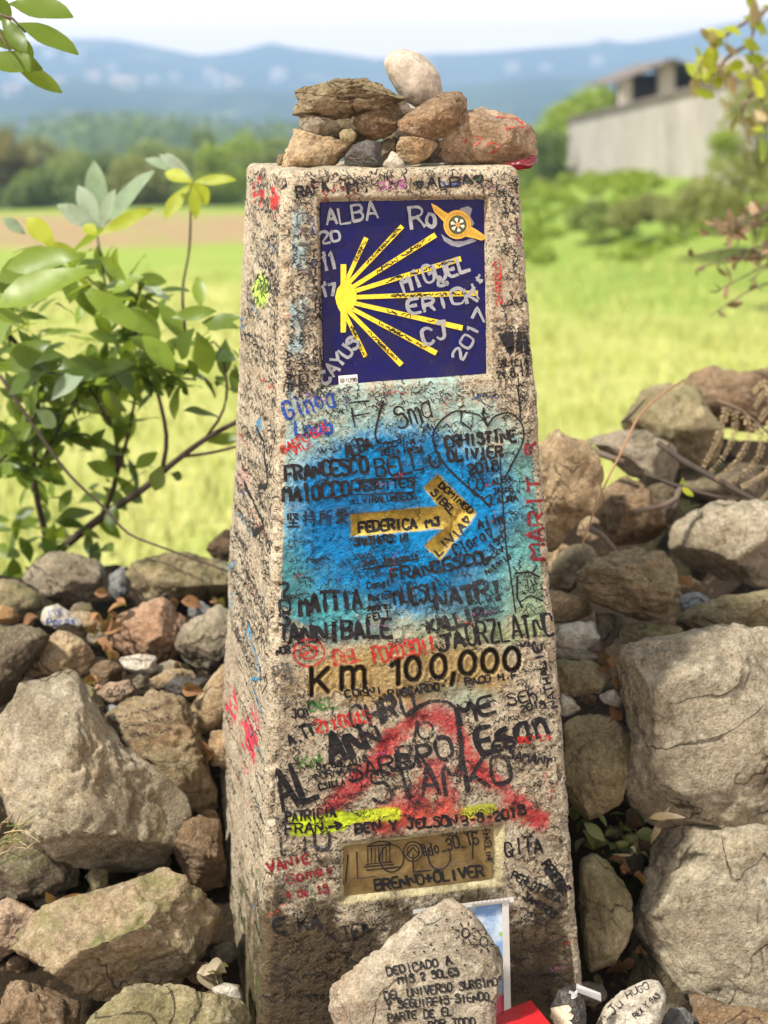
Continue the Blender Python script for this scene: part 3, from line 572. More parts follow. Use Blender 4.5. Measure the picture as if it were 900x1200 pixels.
for st, pw, key in (([[(0.02, 0.33), (0.09, 0.345), (0.12, 0.38), (0.05, 0.4)]], 0.006, 'k'), ([[(-0.06, 0.42), (0.1, 0.44), (0.02, 0.47)]], 0.008, 'k'), ([[(0.0, 0.60), (0.12, 0.63), (0.06, 0.66), (0.14, 0.68)]], 0.006, 'lb')):
    ink(mbs[key], st, pw, cast_left, toward=lwd, step=0.005)
for k, m_ in mbs.items():
    o = m_.build('scribbles', INK[k], post); o['kind'] = 'stuff'
# ------------------------------------------------------------------ the blue tile and the metal plate on the post
def slab(name, corners, off, thick, mat, parent, bev=0.0012):
    c = [onfront(x, y, off) for x, y in corners]; cb = [onfront(x, y, off + thick) for x, y in corners]
    bm = bmesh.new(); v = [bm.verts.new(k) for k in c] + [bm.verts.new(k) for k in cb]
    for f in ((3, 2, 1, 0), (4, 5, 6, 7), (0, 1, 5, 4), (1, 2, 6, 5), (2, 3, 7, 6), (3, 0, 4, 7)): bm.faces.new([v[i] for i in f])
    bmesh.ops.recalc_face_normals(bm, faces=bm.faces)
    if bev: bmesh.ops.bevel(bm, geom=list(bm.edges), offset=bev, segments=2, affect='EDGES')
    me = bpy.data.meshes.new(name); bm.to_mesh(me); bm.free(); me.materials.append(mat)
    o = bpy.data.objects.new(name, me); COL.objects.link(o); o.parent = parent; return o
def fan(name, poly, off, thick, mat, parent):   # a flat shape of real thickness standing on the tile
    n = len(poly); a = [onfront(x, y, off) for x, y in poly]; b = [onfront(x, y, off + thick) for x, y in poly]
    mb = MB(); mb.add(a + b, [tuple(range(n - 1, -1, -1))] + [(i, (i + 1) % n, n + (i + 1) % n, n + i) for i in range(n)])
    o = mb.build(name, mat, parent)
    bm = bmesh.new(); bm.from_mesh(o.data); bmesh.ops.recalc_face_normals(bm, faces=bm.faces); bm.to_mesh(o.data); bm.free(); return o
t = NT('cobalt_glaze'); n = t.noise(40, 6, 0.65)
c = t.mix(t.step(n, 0.3, 0.7), (0.003, 0.0035, 0.055), (0.004, 0.006, 0.095)); c = t.mix(t.step(t.noise(150, 6, 0.75), 0.62, 0.74, 0, 0.4), c, (0.16, 0.14, 0.17)); c = t.mix(t.step(t.noise(9, 7, 0.75, None, 1.5), 0.55, 0.75, 0, 0.3), c, (0.05, 0.045, 0.09))
GLAZE = t.bsdf(c, t.step(n, 0.3, 0.8, 0.22, 0.5), t.bump(t.noise(25, 4), 0.0012), spec=0.14)
t = NT('yellow_glaze'); n = t.noise(55, 5, 0.65); c = t.mix(t.step(n, 0.3, 0.7), (0.70, 0.50, 0.02), (0.86, 0.68, 0.04)); c = t.mix(t.step(t.noise(260, 5, 0.75), 0.57, 0.66, 0, 0.85), c, (0.08, 0.06, 0.02))
YGL = t.bsdf(c, 0.4, t.bump(n, 0.0008))
TOFF = 0.0112
tile = slab('ceramic_tile', [(374.5, 236.5), (570.0, 233.0), (572.5, 438.0), (379, 453.0)], TOFF, 0.008, GLAZE, post)
def tz(x, y): return (350 + x * 0.3, 220 + y * 0.3)
RAYS = [((183, 372), (264, 195), 19), ((190, 378), (405, 150), 19), ((200, 395), (535, 184), 21), ((205, 408), (634, 277), 21), ((210, 428), (700, 411), 21), ((205, 448), (640, 548), 21), ((200, 468), (538, 646), 21), ((195, 482), (402, 692), 21), ((180, 490), (262, 660), 18)]
for i, (a, b, wd) in enumerate(RAYS):
    d = np.subtract(b, a) / np.hypot(*np.subtract(b, a)); nn = np.array([-d[1], d[0]]) * wd / 2
    q = [np.add(a, nn * 0.8), np.add(b, nn), np.subtract(b, nn), np.subtract(a, nn * 0.8)]
    fan('shell_ray', [tz(*k) for k in q], TOFF - 0.0010 - 0.00003 * i, 0.0014, YGL, tile)
fan('shell_hub', [tz(*k) for k in [(142, 428), (150, 395), (164, 378), (164, 299), (186, 299), (186, 362), (212, 380), (226, 412), (226, 440), (214, 466), (188, 492), (184, 565), (164, 565), (164, 486), (150, 462)]], TOFF - 0.0015, 0.0018, YGL, tile)
def cast_tile(x, y): return [Vector(k) for k in onfront(np.asarray(x), np.asarray(y), TOFF - 0.0018)]
def on_tile(strokes, pw, key, caster=None):
    mb = MB(); ink(mb, strokes, pw, caster or cast_tile, lift=0.0002); mb.build('lettering', INK[key], tile)
for s, x0, y0, x1, y1, h, pw in [('ALBA', 382, 264, 444, 256, 19, 3.7), ('20', 375, 287, 401, 281, 13, 3.8), ('11', 379, 317, 396, 313, 18, 4.0), ('17', 377, 349, 397, 343, 14, 3.8), ('Ro', 481, 268, 517, 262, 24, 4.4), ('MIGUEL', 472, 343, 552, 316, 19, 4.4),
    ('&', 512, 337, 526, 334, 11, 4.0), ('ERICK', 479, 369, 562, 351, 17, 4.4), ('CJ', 496, 404, 528, 396, 20, 4.4), ('2017', 541, 426, 573, 366, 14, 4.0), ('CAYUS', 381, 452, 424, 402, 15, 4.2)]:
    on_tile(write(s, x0, y0, x1, y1, h, jit=0.07), pw * 0.8, 's')
on_tile([[(558, 325), (563, 331)], [(553, 333), (557, 344), (561, 350)], [(562, 322), (559, 328), (565, 329)], [(379, 296), (380, 299)], [(380, 330), (381, 334)]], 3.2, 's')
raymb = MB()
for i, (a, b, wd) in enumerate(RAYS):                        # visitors' pen marks along the rays
    a2, b2 = np.array(tz(*a)), np.array(tz(*b)); d = (b2 - a2) / np.linalg.norm(b2 - a2); L = np.linalg.norm(b2 - a2)
    for k in range(int(L / 9) if i not in (5,) else 4):
        s = rnd.uniform(0.3, 0.88) * L; p = a2 + d * s; q = p + d * rnd.uniform(7, 16); nn = np.array([-d[1], d[0]]) * 2.2
        ink(raymb, scrawl(p[0] + nn[0], p[1] + nn[1], q[0] + nn[0], q[1] + nn[1], 4.4, rnd.randint(4, 9)), 1.2, cast_tile, lift=0.0004)
raymb.build('pen_marks', INK['K'], tile)['kind'] = 'stuff'
WHITE = plain('white_label_paper', (0.74, 0.73, 0.68), 0.6, 0.05)
st = fan('sticker', [tz(155, 735), tz(229, 729), tz(231, 763), tz(157, 770)], TOFF - 0.0008, 0.001, WHITE, tile)
mb = MB(); cst = lambda x, y: [Vector(k) for k in onfront(np.asarray(x), np.asarray(y), TOFF - 0.0011)]
ink(mb, write('1098', 405, 448.6, 418.5, 447.4, 4.6, jit=0.02) + [ell(401, 446, 2.4, 2.6), ell(401, 446, 1.0, 1.1)], 0.8, cst, lift=0.0001, step=1); mb.build('sticker_print', INK['K'], tile)
GOLD = plain('gold_enamel', (0.62, 0.36, 0.03), 0.35, 0.25, 300, metal=0.15, spec=0.5)
GOLDD = plain('dark_gold_line', (0.16, 0.08, 0.015), 0.5, 0.2)
STEEL = plain('grey_glue_remains', (0.22, 0.23, 0.26), 0.55, 0.25, 200)
def bz(x, y): return (480 + x / 8.18, 225 + y / 8.18)
fan('glue_remains', [bz(*k) for k in [(300, 400), (340, 430), (420, 470), (520, 470), (600, 440), (645, 470), (560, 500), (470, 530), (400, 515), (330, 470)]], TOFF - 0.0006, 0.001, STEEL, tile)
fan('glue_remains', [bz(*k) for k in [(480, 160), (560, 135), (600, 160), (580, 230), (620, 300), (600, 330), (560, 300)]], TOFF - 0.0006, 0.001, STEEL, tile)
fan('badge_wing', [bz(*k) for k in [(206, 108), (262, 135), (330, 185), (385, 215), (372, 250), (345, 300), (318, 275), (280, 235), (235, 190)]], TOFF - 0.0020, 0.0022, GOLD, tile)
fan('badge_wing', [bz(*k) for k in [(570, 320), (640, 360), (705, 405), (748, 438), (690, 466), (610, 440), (520, 425), (548, 380)]], TOFF - 0.0020, 0.0022, GOLD, tile)
fan('badge_ring', ell(*bz(457, 312), 16.2, 17.0, 41)[:-1], TOFF - 0.0024, 0.0028, GOLD, tile)
fan('badge_disc', ell(*bz(460, 314), 10.6, 11.2, 33)[:-1], TOFF - 0.0028, 0.003, plain('dark_green_enamel', (0.05, 0.06, 0.03), 0.35, 0.4, 300), tile)
bx, by = bz(460, 314)
PALE = plain('pale_badge_detail', (0.55, 0.58, 0.45), 0.4, 0.4, 500)
for k in range(6):
    q = k * 1.05 + 0.3; fan('badge_petal', [(bx + 2 * math.cos(q), by + 2 * math.sin(q)), (bx + 7.6 * math.cos(q - 0.32), by + 7.6 * math.sin(q - 0.32)), (bx + 8.6 * math.cos(q), by + 8.6 * math.sin(q)), (bx + 7.6 * math.cos(q + 0.32), by + 7.6 * math.sin(q + 0.32))][::-1], TOFF - 0.0032 - k * 0.00003, 0.0008, PALE, tile)
fan('badge_centre', ell(bx, by, 2.6, 2.8, 15)[:-1], TOFF - 0.0038, 0.0012, plain('orange_enamel', (0.6, 0.25, 0.05), 0.4), tile)
mb = MB(); cst = lambda x, y: [Vector(k) for k in onfront(np.asarray(x), np.asarray(y), TOFF - 0.0027)]
rx = [[(bx + r * math.cos(q), by + r * math.sin(q)) for r in (12.2, 14.8)] for q in np.linspace(0, 6.28, 42)[:-1]]
ink(mb, rx, 0.6, cst, lift=0.0001, step=1)
for u in np.linspace(0.15, 0.85, 6):
    for (p, q, r, s) in (((215, 118), (370, 222), (240, 190), (340, 290)), ((580, 335), (740, 436), (535, 415), (690, 462))):
        a = np.add(np.multiply(p, 1 - u), np.multiply(q, u)); b = np.add(np.multiply(r, 1 - u), np.multiply(s, u)); ink(mb, [[bz(*(a * 0.8 + b * 0.2)), bz(*(a * 0.3 + b * 0.7))]], 0.5, cst, lift=0.0001, step=1)
mb.build('badge_engraving', GOLDD, tile)
# metal plate at the foot
t = NT('tarnished_brass'); n = t.noise(16, 7, 0.7, dist=1.0)
c = t.mix(t.step(n, 0.3, 0.7), (0.11, 0.07, 0.022), (0.26, 0.18, 0.07)); c = t.mix(t.step(t.noise(120, 6, 0.7), 0.58, 0.7, 0, 0.6), c, (0.05, 0.035, 0.015))
BRASS = t.bsdf(c, t.step(n, 0.3, 0.7, 0.35, 0.6), t.bump(t.noise(90, 5), 0.001), metal=0.35, spec=0.5)
POFF = 0.0055
plate = slab('metal_plate', [(401, 992), (578, 971), (576.5, 1030), (402, 1051)], POFF, 0.004, BRASS, post, 0.0008)
cst = lambda x, y: [Vector(k) for k in onfront(np.asarray(x), np.asarray(y), POFF - 0.0003)]
def on_plate(strokes, pw, key='K', nm='lettering'):
    mb = MB(); ink(mb, strokes, pw, cst, lift=0.0003); mb.build(nm, INK[key], plate)
on_plate(write('BRENNO+OLIVER', 439, 1044, 568, 1026, 12, jit=0.04), 3.0); on_plate(write('#do_30_16', 495, 1004, 562, 988, 14, jit=0.05), 2.0)
on_plate(write('ENKELINE', 566, 972, 570, 1012, 7, jit=0.05), 1.4); on_plate(write('Farilfoo@', 519, 981, 561, 974, 6), 1.0)
tem = [[(430, 992), (444, 986), (458, 989), (430, 992)], [(429, 1013), (459, 1010)], [(427, 1016), (461, 1013)]] + [[(431 + k * 4.3, 994 - k * 0.4), (431 + k * 4.3, 1011 - k * 0.4)] for k in range(7)]
on_plate(tem, 1.2, 'K', 'temple_emblem')
on_plate([ell(459, 1006, 14, 16), ell(484, 998, 11, 11.5), ell(484, 998, 7, 7.5), [(484, 1000), (484.5, 1022)], [(476, 1003), (484, 993), (490, 1000)]], 1.5, 'K', 'round_emblem')
on_plate([[(418, 998), (419, 1030), (440, 1027)], [(408, 1002), (405, 1034)], ell(515, 1004, 13, 15, 20, 150, 400), [(484, 1022), (505, 1020)], [(430, 1020), (470, 1016)], [(554, 980), (554, 1006)]], 1.4, 'K', 'pen_lines')
on_plate([[(420, 1030), (470, 1023)], [(490, 1020), (560, 1011)], [(495, 1015), (555, 1008)]], 0.6, 'g', 'small_print')
# ------------------------------------------------------------------ stones
ICO = {}
def ico(level):
    if level not in ICO:
        bm = bmesh.new(); bmesh.ops.create_icosphere(bm, subdivisions=level, radius=1); bm.verts.ensure_lookup_table()
        ICO[level] = (np.array([v.co[:] for v in bm.verts]), np.array([[v.index for v in f.verts] for f in bm.faces], np.int32)); bm.free()
    return ICO[level]
CB = np.stack([RT, UP, -F], 1)                  # the stones' own axes
ROCKS = {}
def rock(poly, Y, mat, name='rock', label=None, depth=0.85, nf=7, rough=1.0, seed=None, group='stones heaped around the waymarker', cat='rock', cuts=(), round_=0.72, layers=0.0, key=None, lvl=None):
    poly = np.asarray(poly, float); n = len(poly); seed = seed if seed is not None else int(abs(poly.sum() * 7)) % 9973
    r_ = random.Random(seed)
    x, y = poly[:, 0], poly[:, 1]; x2, y2 = np.roll(x, -1), np.roll(y, -1); cr_ = x * y2 - x2 * y; A = cr_.sum() / 2
    cx, cy_ = ((x + x2) * cr_).sum() / (6 * A), ((y + y2) * cr_).sum() / (6 * A)
    C = P(cx, cy_, Y); zc = (C - CAM) @ F; k = zc / FPX
    q = np.stack([(x - cx) * k, -(y - cy_) * k], -1)
    Rm = math.sqrt(abs(A) / math.pi) * k
    ang = np.linspace(-math.pi, math.pi, 361)[:-1]; rad = np.zeros(360)
    for i, a in enumerate(ang):
        d = np.array([math.cos(a), math.sin(a)]); best = 0
        for p0, p1 in zip(q, np.roll(q, -1, 0)):
            e = p1 - p0; den = d[0] * e[1] - d[1] * e[0]
            if abs(den) < 1e-12: continue
            t_ = (p0[0] * e[1] - p0[1] * e[0]) / den; u = (p0[0] * d[1] - p0[1] * d[0]) / den
            if t_ > 0 and -1e-6 <= u <= 1 + 1e-6: best = max(best, t_)
        rad[i] = best
    kern = np.array([1, 2, 3, 4, 5, 4, 3, 2, 1.0]); kern /= kern.sum()
    rad = np.convolve(np.r_[rad[-4:], rad, rad[:4]], kern, 'valid')
    rpx = Rm / k
    lv = lvl or (6 if rpx > 62 else 5 if rpx > 15 else 4)
    D, Fc = ico(lv)
    phi = np.arctan2(D[:, 1], D[:, 0]); rho = np.hypot(D[:, 0], D[:, 1])
    rr = np.interp(phi, np.r_[ang, math.pi], np.r_[rad, rad[0]])
    prof = rho ** round_
    T = Rm * depth
    V = np.stack([rr * prof * np.cos(phi), rr * prof * np.sin(phi), T * np.sign(D[:, 2]) * np.abs(D[:, 2]) ** 0.8], -1)
    off = r_.uniform(0, 50)
    # big uneven swellings before the flat breaks are cut
    V = V * (1 + (0.16 * rough * (fbm(V / Rm * 1.1 + off, seed, 2) - 0.5) * (0.35 + 0.65 * np.abs(D[:, 2])))[:, None] * np.array([0.8, 0.8, 2.0]))
    planes = [(np.array(c[:3]) / np.linalg.norm(c[:3]), c[3]) for c in cuts]
    for _ in range(nf + (3 if nf > 2 else 0)):
        zz = r_.uniform(0.25, 0.95) if r_.random() < 0.75 else -r_.uniform(0.2, 0.9); a = r_.uniform(0, 2 * math.pi); s_ = math.sqrt(1 - zz * zz)
        planes.append((np.array([s_ * math.cos(a), s_ * math.sin(a), zz]), r_.uniform(0.66, 0.90)))
    for nn, fr in planes:
        dd = V @ nn; lim = dd.max() * fr + (fbm(V / Rm * 2.2 + off, seed + 4, 2) - 0.5) * 0.10 * Rm; ex = np.maximum(dd - lim, 0); V = V - nn * (ex * 0.9)[:, None]
    N = V / (np.linalg.norm(V / np.array([1, 1, max(depth, 0.3)]), axis=1)[:, None] + 1e-9); N /= np.linalg.norm(N, axis=1)[:, None] + 1e-9
    U_ = V / Rm
    ridge = 1 - 2 * np.abs(fbm(U_ * 2.6 + off, seed + 7, 4) - 0.5)
    amp = rough * min(Rm, 0.09)
    dsp = (fbm(U_ * 1.7 + off, seed + 1, 3) - 0.5) * 0.20 * amp - sstep(0.80, 0.98, ridge) * 0.055 * amp + (fbm(V * 60 + off, seed + 2, 3) - 0.5) * min(0.009, 0.10 * Rm) * rough + (fbm(V * 210 + off, seed + 3, 2) - 0.5) * min(0.0028, 0.05 * Rm) * rough
    if layers:
        lc = V[:, 1] * 1.0 + V[:, 0] * 0.13 + (fbm(U_ * 1.5 + off, seed + 9, 3) - 0.5) * 0.5 * Rm
        f_ = (lc / (Rm * 0.16) * (0.7 + 0.6 * vnoise(U_ * 0.9 + off, 77))) % 1.0; dsp = dsp - layers * amp * 0.09 * sstep(0.35, 0.95, np.abs(f_ * 2 - 1)) * (vnoise(U_ * 3 + off, 5) > 0.3)
    V = V + N * dsp[:, None]
    for ax in (0, 1):                           # keep the outline's true extent
        lo, hi = V[:, ax].min(), V[:, ax].max(); a_, b_ = q[:, ax].min(), q[:, ax].max(); V[:, ax] = a_ + (V[:, ax] - lo) * (b_ - a_) / (hi - lo)
    Wv = V @ CB.T + C
    o = mesh_obj(name, Wv, Fc, RM[mat] if isinstance(mat, str) else mat, None, True, origin=C)
    tag(o, label, cat, group)
    if key: ROCKS[key] = (BVHTree.FromPolygons([tuple(v) for v in Wv], Fc.tolist()), o)
    return o
def on_rock(key, strokes, pw, ink_key, name='lettering'):
    bvh, o = ROCKS[key]; mb = MB(); ink(mb, strokes, pw, lambda x, y: cast_px(bvh, x, y), lift=0.0012, step=1.6)
    if mb.f:
        c = mesh_obj(name, np.array(mb.v) - np.array(o.location), mb.f, INK[ink_key]); c.parent = o
    return

G_TOP = 'stones balanced on top of the waymarker'
def z5(ax, ay, s, pts): return [(ax + x * s, ay + y * s) for x, y in pts]
s3, s4 = 160 / 900, 200 / 900
A3 = lambda pts: z5(320, 50, s3, pts)
A4 = lambda pts: z5(440, 50, s4, pts)
TOPR = [
 (A3([(68, 700), (80, 610), (130, 570), (190, 590), (300, 640), (420, 665), (520, 680), (500, 740), (450, 800), (330, 842), (200, 835), (110, 805)]), -0.06, 'tan', 'large tan rock with a chiselled face, bottom left of the pile on the post', dict(nf=9, depth=0.8)),
 (A3([(25, 800), (40, 745), (80, 730), (110, 800), (60, 815)]), -0.02, 'brown', 'small brownish stone peeking out at the far left end of the pile on the post', {}),
 (A3([(475, 770), (540, 680), (610, 655), (690, 665), (735, 740), (725, 830), (600, 835), (490, 820)]), -0.085, 'black', 'dark almost black shiny rock at the bottom of the pile on the post', dict(nf=9)),
 (A3([(695, 670), (740, 640), (800, 630), (800, 700), (770, 760), (725, 780)]), -0.05, 'grey', 'grey-olive stone wedged upright behind the small white pebble on the post', {}),
 (A3([(728, 810), (760, 770), (785, 722), (815, 740), (860, 790), (855, 825), (790, 840), (740, 835)]), -0.125, 'white', 'small white triangular pebble at the front edge of the post top', dict(name='pebble', nf=3, cat='pebble')),
 (A4([(115, 570), (150, 500), (205, 485), (265, 520), (320, 545), (270, 600), (210, 638), (130, 610)]), -0.09, 'tan', 'tan block-shaped stone right of the white pebble on the post', dict(nf=6, cuts=[(0.75, -0.1, 0.65, 0.55), (-0.5, -0.1, 0.85, 0.7)])),
 (A3([(180, 490), (230, 480), (300, 490), (380, 510), (430, 545), (420, 590), (350, 610), (270, 615), (200, 570)]), -0.06, 'grey', 'grey stone with a dark hole under the left end of the flat layered slab', dict(nf=6)),
 (A3([(440, 600), (470, 570), (520, 572), (548, 605), (530, 650), (480, 658), (445, 640)]), -0.08, 'olive', 'small round grey pebble in the middle of the pile on the post', dict(nf=2, name='pebble', cat='pebble')),
 (A3([(540, 520), (590, 480), (700, 440), (800, 400), (850, 430), (850, 490), (800, 560), (740, 610), (660, 632), (590, 590)]), -0.055, 'brown', 'reddish brown rock under the right end of the flat layered slab', dict(nf=8)),
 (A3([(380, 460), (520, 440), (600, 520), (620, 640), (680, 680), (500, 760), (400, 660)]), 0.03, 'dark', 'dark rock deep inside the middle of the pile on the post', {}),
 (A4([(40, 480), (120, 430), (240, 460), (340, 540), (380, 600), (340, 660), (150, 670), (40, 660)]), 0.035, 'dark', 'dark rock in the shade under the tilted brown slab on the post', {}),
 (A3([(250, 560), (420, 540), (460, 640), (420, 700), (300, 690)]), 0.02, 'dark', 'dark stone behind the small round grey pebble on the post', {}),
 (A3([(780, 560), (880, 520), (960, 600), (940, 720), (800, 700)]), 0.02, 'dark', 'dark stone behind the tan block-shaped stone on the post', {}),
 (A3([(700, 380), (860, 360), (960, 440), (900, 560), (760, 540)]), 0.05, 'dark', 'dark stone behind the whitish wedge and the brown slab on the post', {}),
 (A3([(155, 405), (170, 320), (195, 300), (350, 300), (420, 268), (520, 250), (640, 255), (760, 268), (830, 312), (850, 335), (770, 375), (700, 425), (640, 460), (540, 455), (460, 475), (380, 485), (280, 470), (180, 470)]), -0.05, 'slate', 'wide flat layered slab lying across the left of the pile on the post', dict(nf=6, layers=1.4, depth=1.3, cuts=[(0.05, 0.8, 0.6, 0.62)])),
 (A4([(120, 330), (160, 318), (212, 345), (205, 360), (170, 378), (130, 370)]), -0.04, 'white', 'small whitish stone wedged under the egg-shaped stone', dict(nf=3, name='pebble', cat='pebble')),
 (A4([(45, 110), (60, 70), (105, 42), (160, 40), (230, 62), (295, 110), (340, 175), (352, 250), (345, 300), (290, 340), (225, 352), (165, 320), (110, 250), (65, 170)]), 0.0, 'egg', 'smooth pale egg-shaped stone standing at the very top of the pile', dict(nf=0, rough=0.25, depth=0.8, round_=0.95)),
 (A4([(130, 425), (180, 385), (235, 340), (300, 290), (360, 265), (455, 258), (470, 275), (462, 350), (420, 420), (360, 480), (300, 505), (230, 495), (150, 450)]), -0.08, 'brown', 'tilted dark brown slab leaning between the egg-shaped stone and the pinkish rock', dict(nf=5, depth=0.8, cuts=[(-0.3, 0.75, 0.6, 0.5)])),
 (A4([(330, 560), (380, 500), (420, 420), (480, 325), (560, 318), (640, 345), (740, 370), (800, 430), (855, 500), (860, 590), (835, 640), (740, 668), (620, 660), (490, 635), (345, 605)]), -0.065, 'rose', 'big pinkish beige rock with red pen marks at the right end of the post top', dict(nf=8, depth=0.85, key='rosetop', round_=0.5, cuts=[(0.22, 0.85, 0.5, 0.55), (-0.35, -0.08, 0.93, 0.55), (0.75, 0.1, 0.65, 0.72)])),
]
for poly, Y, mat, lab, kw in TOPR:
    kw = dict(kw); kw.setdefault('name', 'rock'); cc = np.mean(poly, 0); sc_ = 1.0 if mat in ('egg', 'rose') else 1.09; rock(cc + (np.array(poly) - cc) * sc_, Y, mat, label=lab, group=G_TOP, **kw)
on_rock('rosetop', [z5(440, 50, s4, p) for p in ([(450, 500), (480, 525)], [(470, 530), (480, 505)], [(510, 500), (560, 495), (530, 540), (515, 515)], [(580, 560), (600, 530), (650, 540), (640, 570), (600, 585)], [(600, 545), (630, 575)], [(690, 440), (690, 465)], [(700, 450), (745, 445)], [(740, 400), (780, 430)], [(760, 440), (790, 450)], [(640, 390), (760, 400)], [(720, 375), (780, 400), (770, 425)])], 1.3, 'r', 'red_pen_marks')
REDGLASS = plain('dark_red_glass', (0.12, 0.008, 0.012), 0.08, 0.3, 60, spec=0.7)
rock([(588, 195), (600, 192), (618, 188), (628, 181), (630, 190), (622, 198), (604, 200)], -0.10, REDGLASS, 'glass_shard', 'dark red glassy shard sticking out under the pinkish rock on the post', group=None, cat='shard', nf=3, rough=0.2, depth=0.6)

